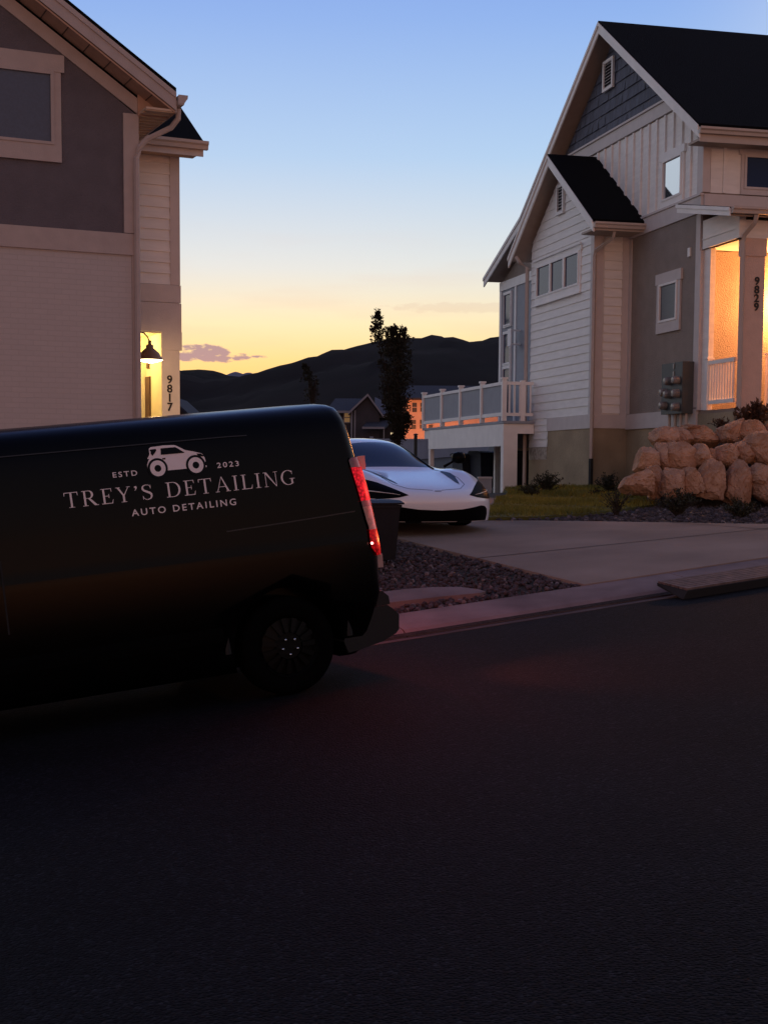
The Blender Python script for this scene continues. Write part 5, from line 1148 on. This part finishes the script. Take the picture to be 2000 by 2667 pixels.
def farwin(par, f, x0, x1, y0, y1, m, frame=None, yy=-.02):
    X0, X1, Z0, Z1 = f.X(x0), f.X(x1), f.Z(x0,y1), f.Z(x0,y0)
    mb = MB(); mb.box(X0-.08,X1+.08,yy-.04,yy+.01,Z0-.08,Z0-.001); mb.box(X0-.08,X1+.08,yy-.04,yy+.01,Z1,Z1+.08); mb.box(X0-.08,X0-.001,yy-.04,yy+.01,Z0,Z1-.001); mb.box(X1,X1+.08,yy-.04,yy+.01,Z0,Z1-.001); mb.box(X0,X1,yy-.03,yy,(Z0+Z1)/2-.03,(Z0+Z1)/2+.03)
    w = mb.build('window', frame or M_htrim, par); mb = MB(); mb.quad((X0,yy-.01,Z0),(X1,yy-.01,Z0),(X1,yy-.01,Z1),(X0,yy-.01,Z1)); mb.build('pane', m, w); return w
# dark gabled house
f = Px(950, 112); h3 = thing('far_house', f.M, 'dark house with a pale-edged front gable behind the white car', 'house')
P_ = lambda x, y: (f.X(x), f.Z(x, y))
zb0 = f.Z(950,1230)
mb = MB(); pk, le, re = P_(955,1026), P_(915,1071), P_(992,1078)
mb.prism([(le[0]+.1,zb0),(le[0]+.1,le[1]),(pk[0],pk[1]-.15),(re[0]-.2,re[1]),(re[0]-.2,zb0)], 1, 0, 8)
mb.box(f.X(862),f.X(915),.9,8,zb0,f.Z(880,1071)); mb.box(re[0]-.3,f.X(1040),2,8,zb0,f.Z(1000,1075)); mb.build('wall', M_hdark, h3)
def rafters(pts, th=.22): return pts+[(x, z-th) for x, z in pts[::-1]]
mb = MB(); mb.prism(rafters([(le[0]-.3,le[1]-.1),pk,(re[0]+.1,re[1]-.1)], .2), 1, -.35, 8); rf_ = mb.build('roof', M_hroof, h3)
mb = MB(); mb.prism(rafters([(le[0]-.3,le[1]-.08),(pk[0],pk[1]+.03),(re[0]+.1,re[1]-.08)], .2), 1, -.42, -.36); mb.build('rake_board', M_htrim, rf_)
za3, zr3 = f.Z(880,1070), f.Z(880,1030)
mb = MB(); mb.add([(f.X(846),.3,za3),(f.X(930),.3,za3),(f.X(938),4.5,zr3),(f.X(866),4.5,zr3),(f.X(846),8.6,za3),(f.X(930),8.6,za3)], [(0,1,2,3),(3,2,5,4),(0,3,4),(1,5,2)]); mb.build('side_roof', M_hroof, h3)
mb = MB(); mb.box(f.X(846),f.X(914),.2,.3,za3-.15,za3+.03); mb.build('gutter', M_htrim, h3)
for x_ in (914,922): mb = MB(); mb.tube([(f.X(x_),-.05,f.Z(x_,1068)),(f.X(x_),-.05,zb0)], .07, 6); mb.build('downspout', M_htrim, h3)
farwin(h3, f, 894, 908, 1074, 1098, M_litw, yy=.86)
mb = MB(); z4, z5 = f.Z(980,1092), f.Z(980,1114)
mb.add([(f.X(942),-2.0,z5),(f.X(999),-2.0,z5),(f.X(1020),0.8,z4),(f.X(958),0.8,z4),(f.X(942),-2.0,z5-.15),(f.X(999),-2.0,z5-.15),(f.X(1020),0.8,z4-.15),(f.X(958),0.8,z4-.15)], [(0,1,2,3),(4,5,6,7),(0,1,5,4),(1,2,6,5),(2,3,7,6),(3,0,4,7)]); pr3 = mb.build('porch_roof', M_hroof, h3)
mb = MB(); mb.box(f.X(942),f.X(999),-2.08,-2.01,z5-.14,z5+.02); mb.build('fascia', M_htrim, pr3)
mb = MB(); mb.box(f.X(996),f.X(998.5),-1.98,-1.9,zb0,z5-.15); mb.build('post', M_htrim, pr3)
mb = MB(); mb.box(f.X(985),f.X(1040),.5,2.1,f.Z(1000,1087),f.Z(1000,1081)); mb.build('eave_board', M_htrim, h3)
mb = MB(); mb.add([(f.X(972),1.5,f.Z(980,1082)),(f.X(1042),1.5,f.Z(1000,1082)),(f.X(1015),6,f.Z(1000,1044)),(f.X(972),6,f.Z(980,1024))], [(0,1,2,3)]); mb.build('rear_roof', mat('far_roof_pale', (0.075,0.08,0.115), .9, .2, 3), h3)
mb = MB(); x_ = f.X(1019); z_ = f.Z(1019,1133); mb.box(x_-.13,x_+.13,-2.3,-2.1,z_-.18,z_+.18); ln_ = mb.build('lantern', M_litl, h3)
mb = MB(); mb.box(x_-.16,x_+.16,-2.33,-2.07,z_+.18,z_+.23); mb.box(x_-.03,x_+.03,-2.24,-2.18,z_+.23,z_+.30); mb.box(x_-.05,x_+.05,-2.09,-2.0,z_-1.9,z_+.2); mb.build('lantern_bracket', M_black, h3)
# warm lit house
f = Px(1100, 140); h4 = thing('far_house', f.M, 'orange-lit house with a dark blue roof beside the deck', 'house')
mb = MB(); mb.box(f.X(1046),f.X(1330),0,10,f.Z(1100,1235),f.Z(1100,1041)); mb.build('wall', M_horange, h4)
mb = MB(); ze, zr = f.Z(1100,1040), f.Z(1100,996); mb.prism([(-.7,ze-.05),(-.7,ze+.12),(5,zr),(10.7,ze+.12),(10.7,ze-.05)], 0, f.X(1040), f.X(1338)); mb.build('roof', M_hroof, h4)
mb = MB(); mb.box(f.X(1046),f.X(1330),-.05,-.001,ze-.32,ze-.06); mb.build('frieze', M_horange, h4)
for (x0,x1,y0,y1) in ((1048,1057,1048,1072),(1070,1082,1048,1073),(1091,1102,1048,1072),(1113,1124,1048,1072),(1047,1057,1093,1116),(1067,1080,1093,1117),(1090,1101,1093,1116),(1113,1124,1093,1116)):
    farwin(h4, f, x0, x1, y0, y1, M_dwin, M_horange)
for lx, ly in ((1075,-9),(1125,-9)): light('house_lamp', 'POINT', (f.X(lx), ly, f.Z(lx,1178)), (1,.28,.09), 2600, h4, .3)
# small far house at the left, above the van roof
f = Px(470, 90); h5 = thing('far_house', f.M, 'dark far roof slope peeping between the lamp column and the van roof', 'house')
mb = MB(); mb.prism([(f.X(380),f.Z(450,1200)),(f.X(380),f.Z(450,1075)),(f.X(440),f.Z(450,1030)),(f.X(490),f.Z(490,1075)),(f.X(490),f.Z(490,1200))], 1, 0, 8); mb.build('wall', M_hdark, h5)
mb = MB(); mb.prism(rafters([(f.X(370),f.Z(450,1082)),(f.X(440),f.Z(450,1028)),(f.X(497),f.Z(490,1080))]), 1, -.4, 8.4); mb.build('roof', M_hroof, h5)
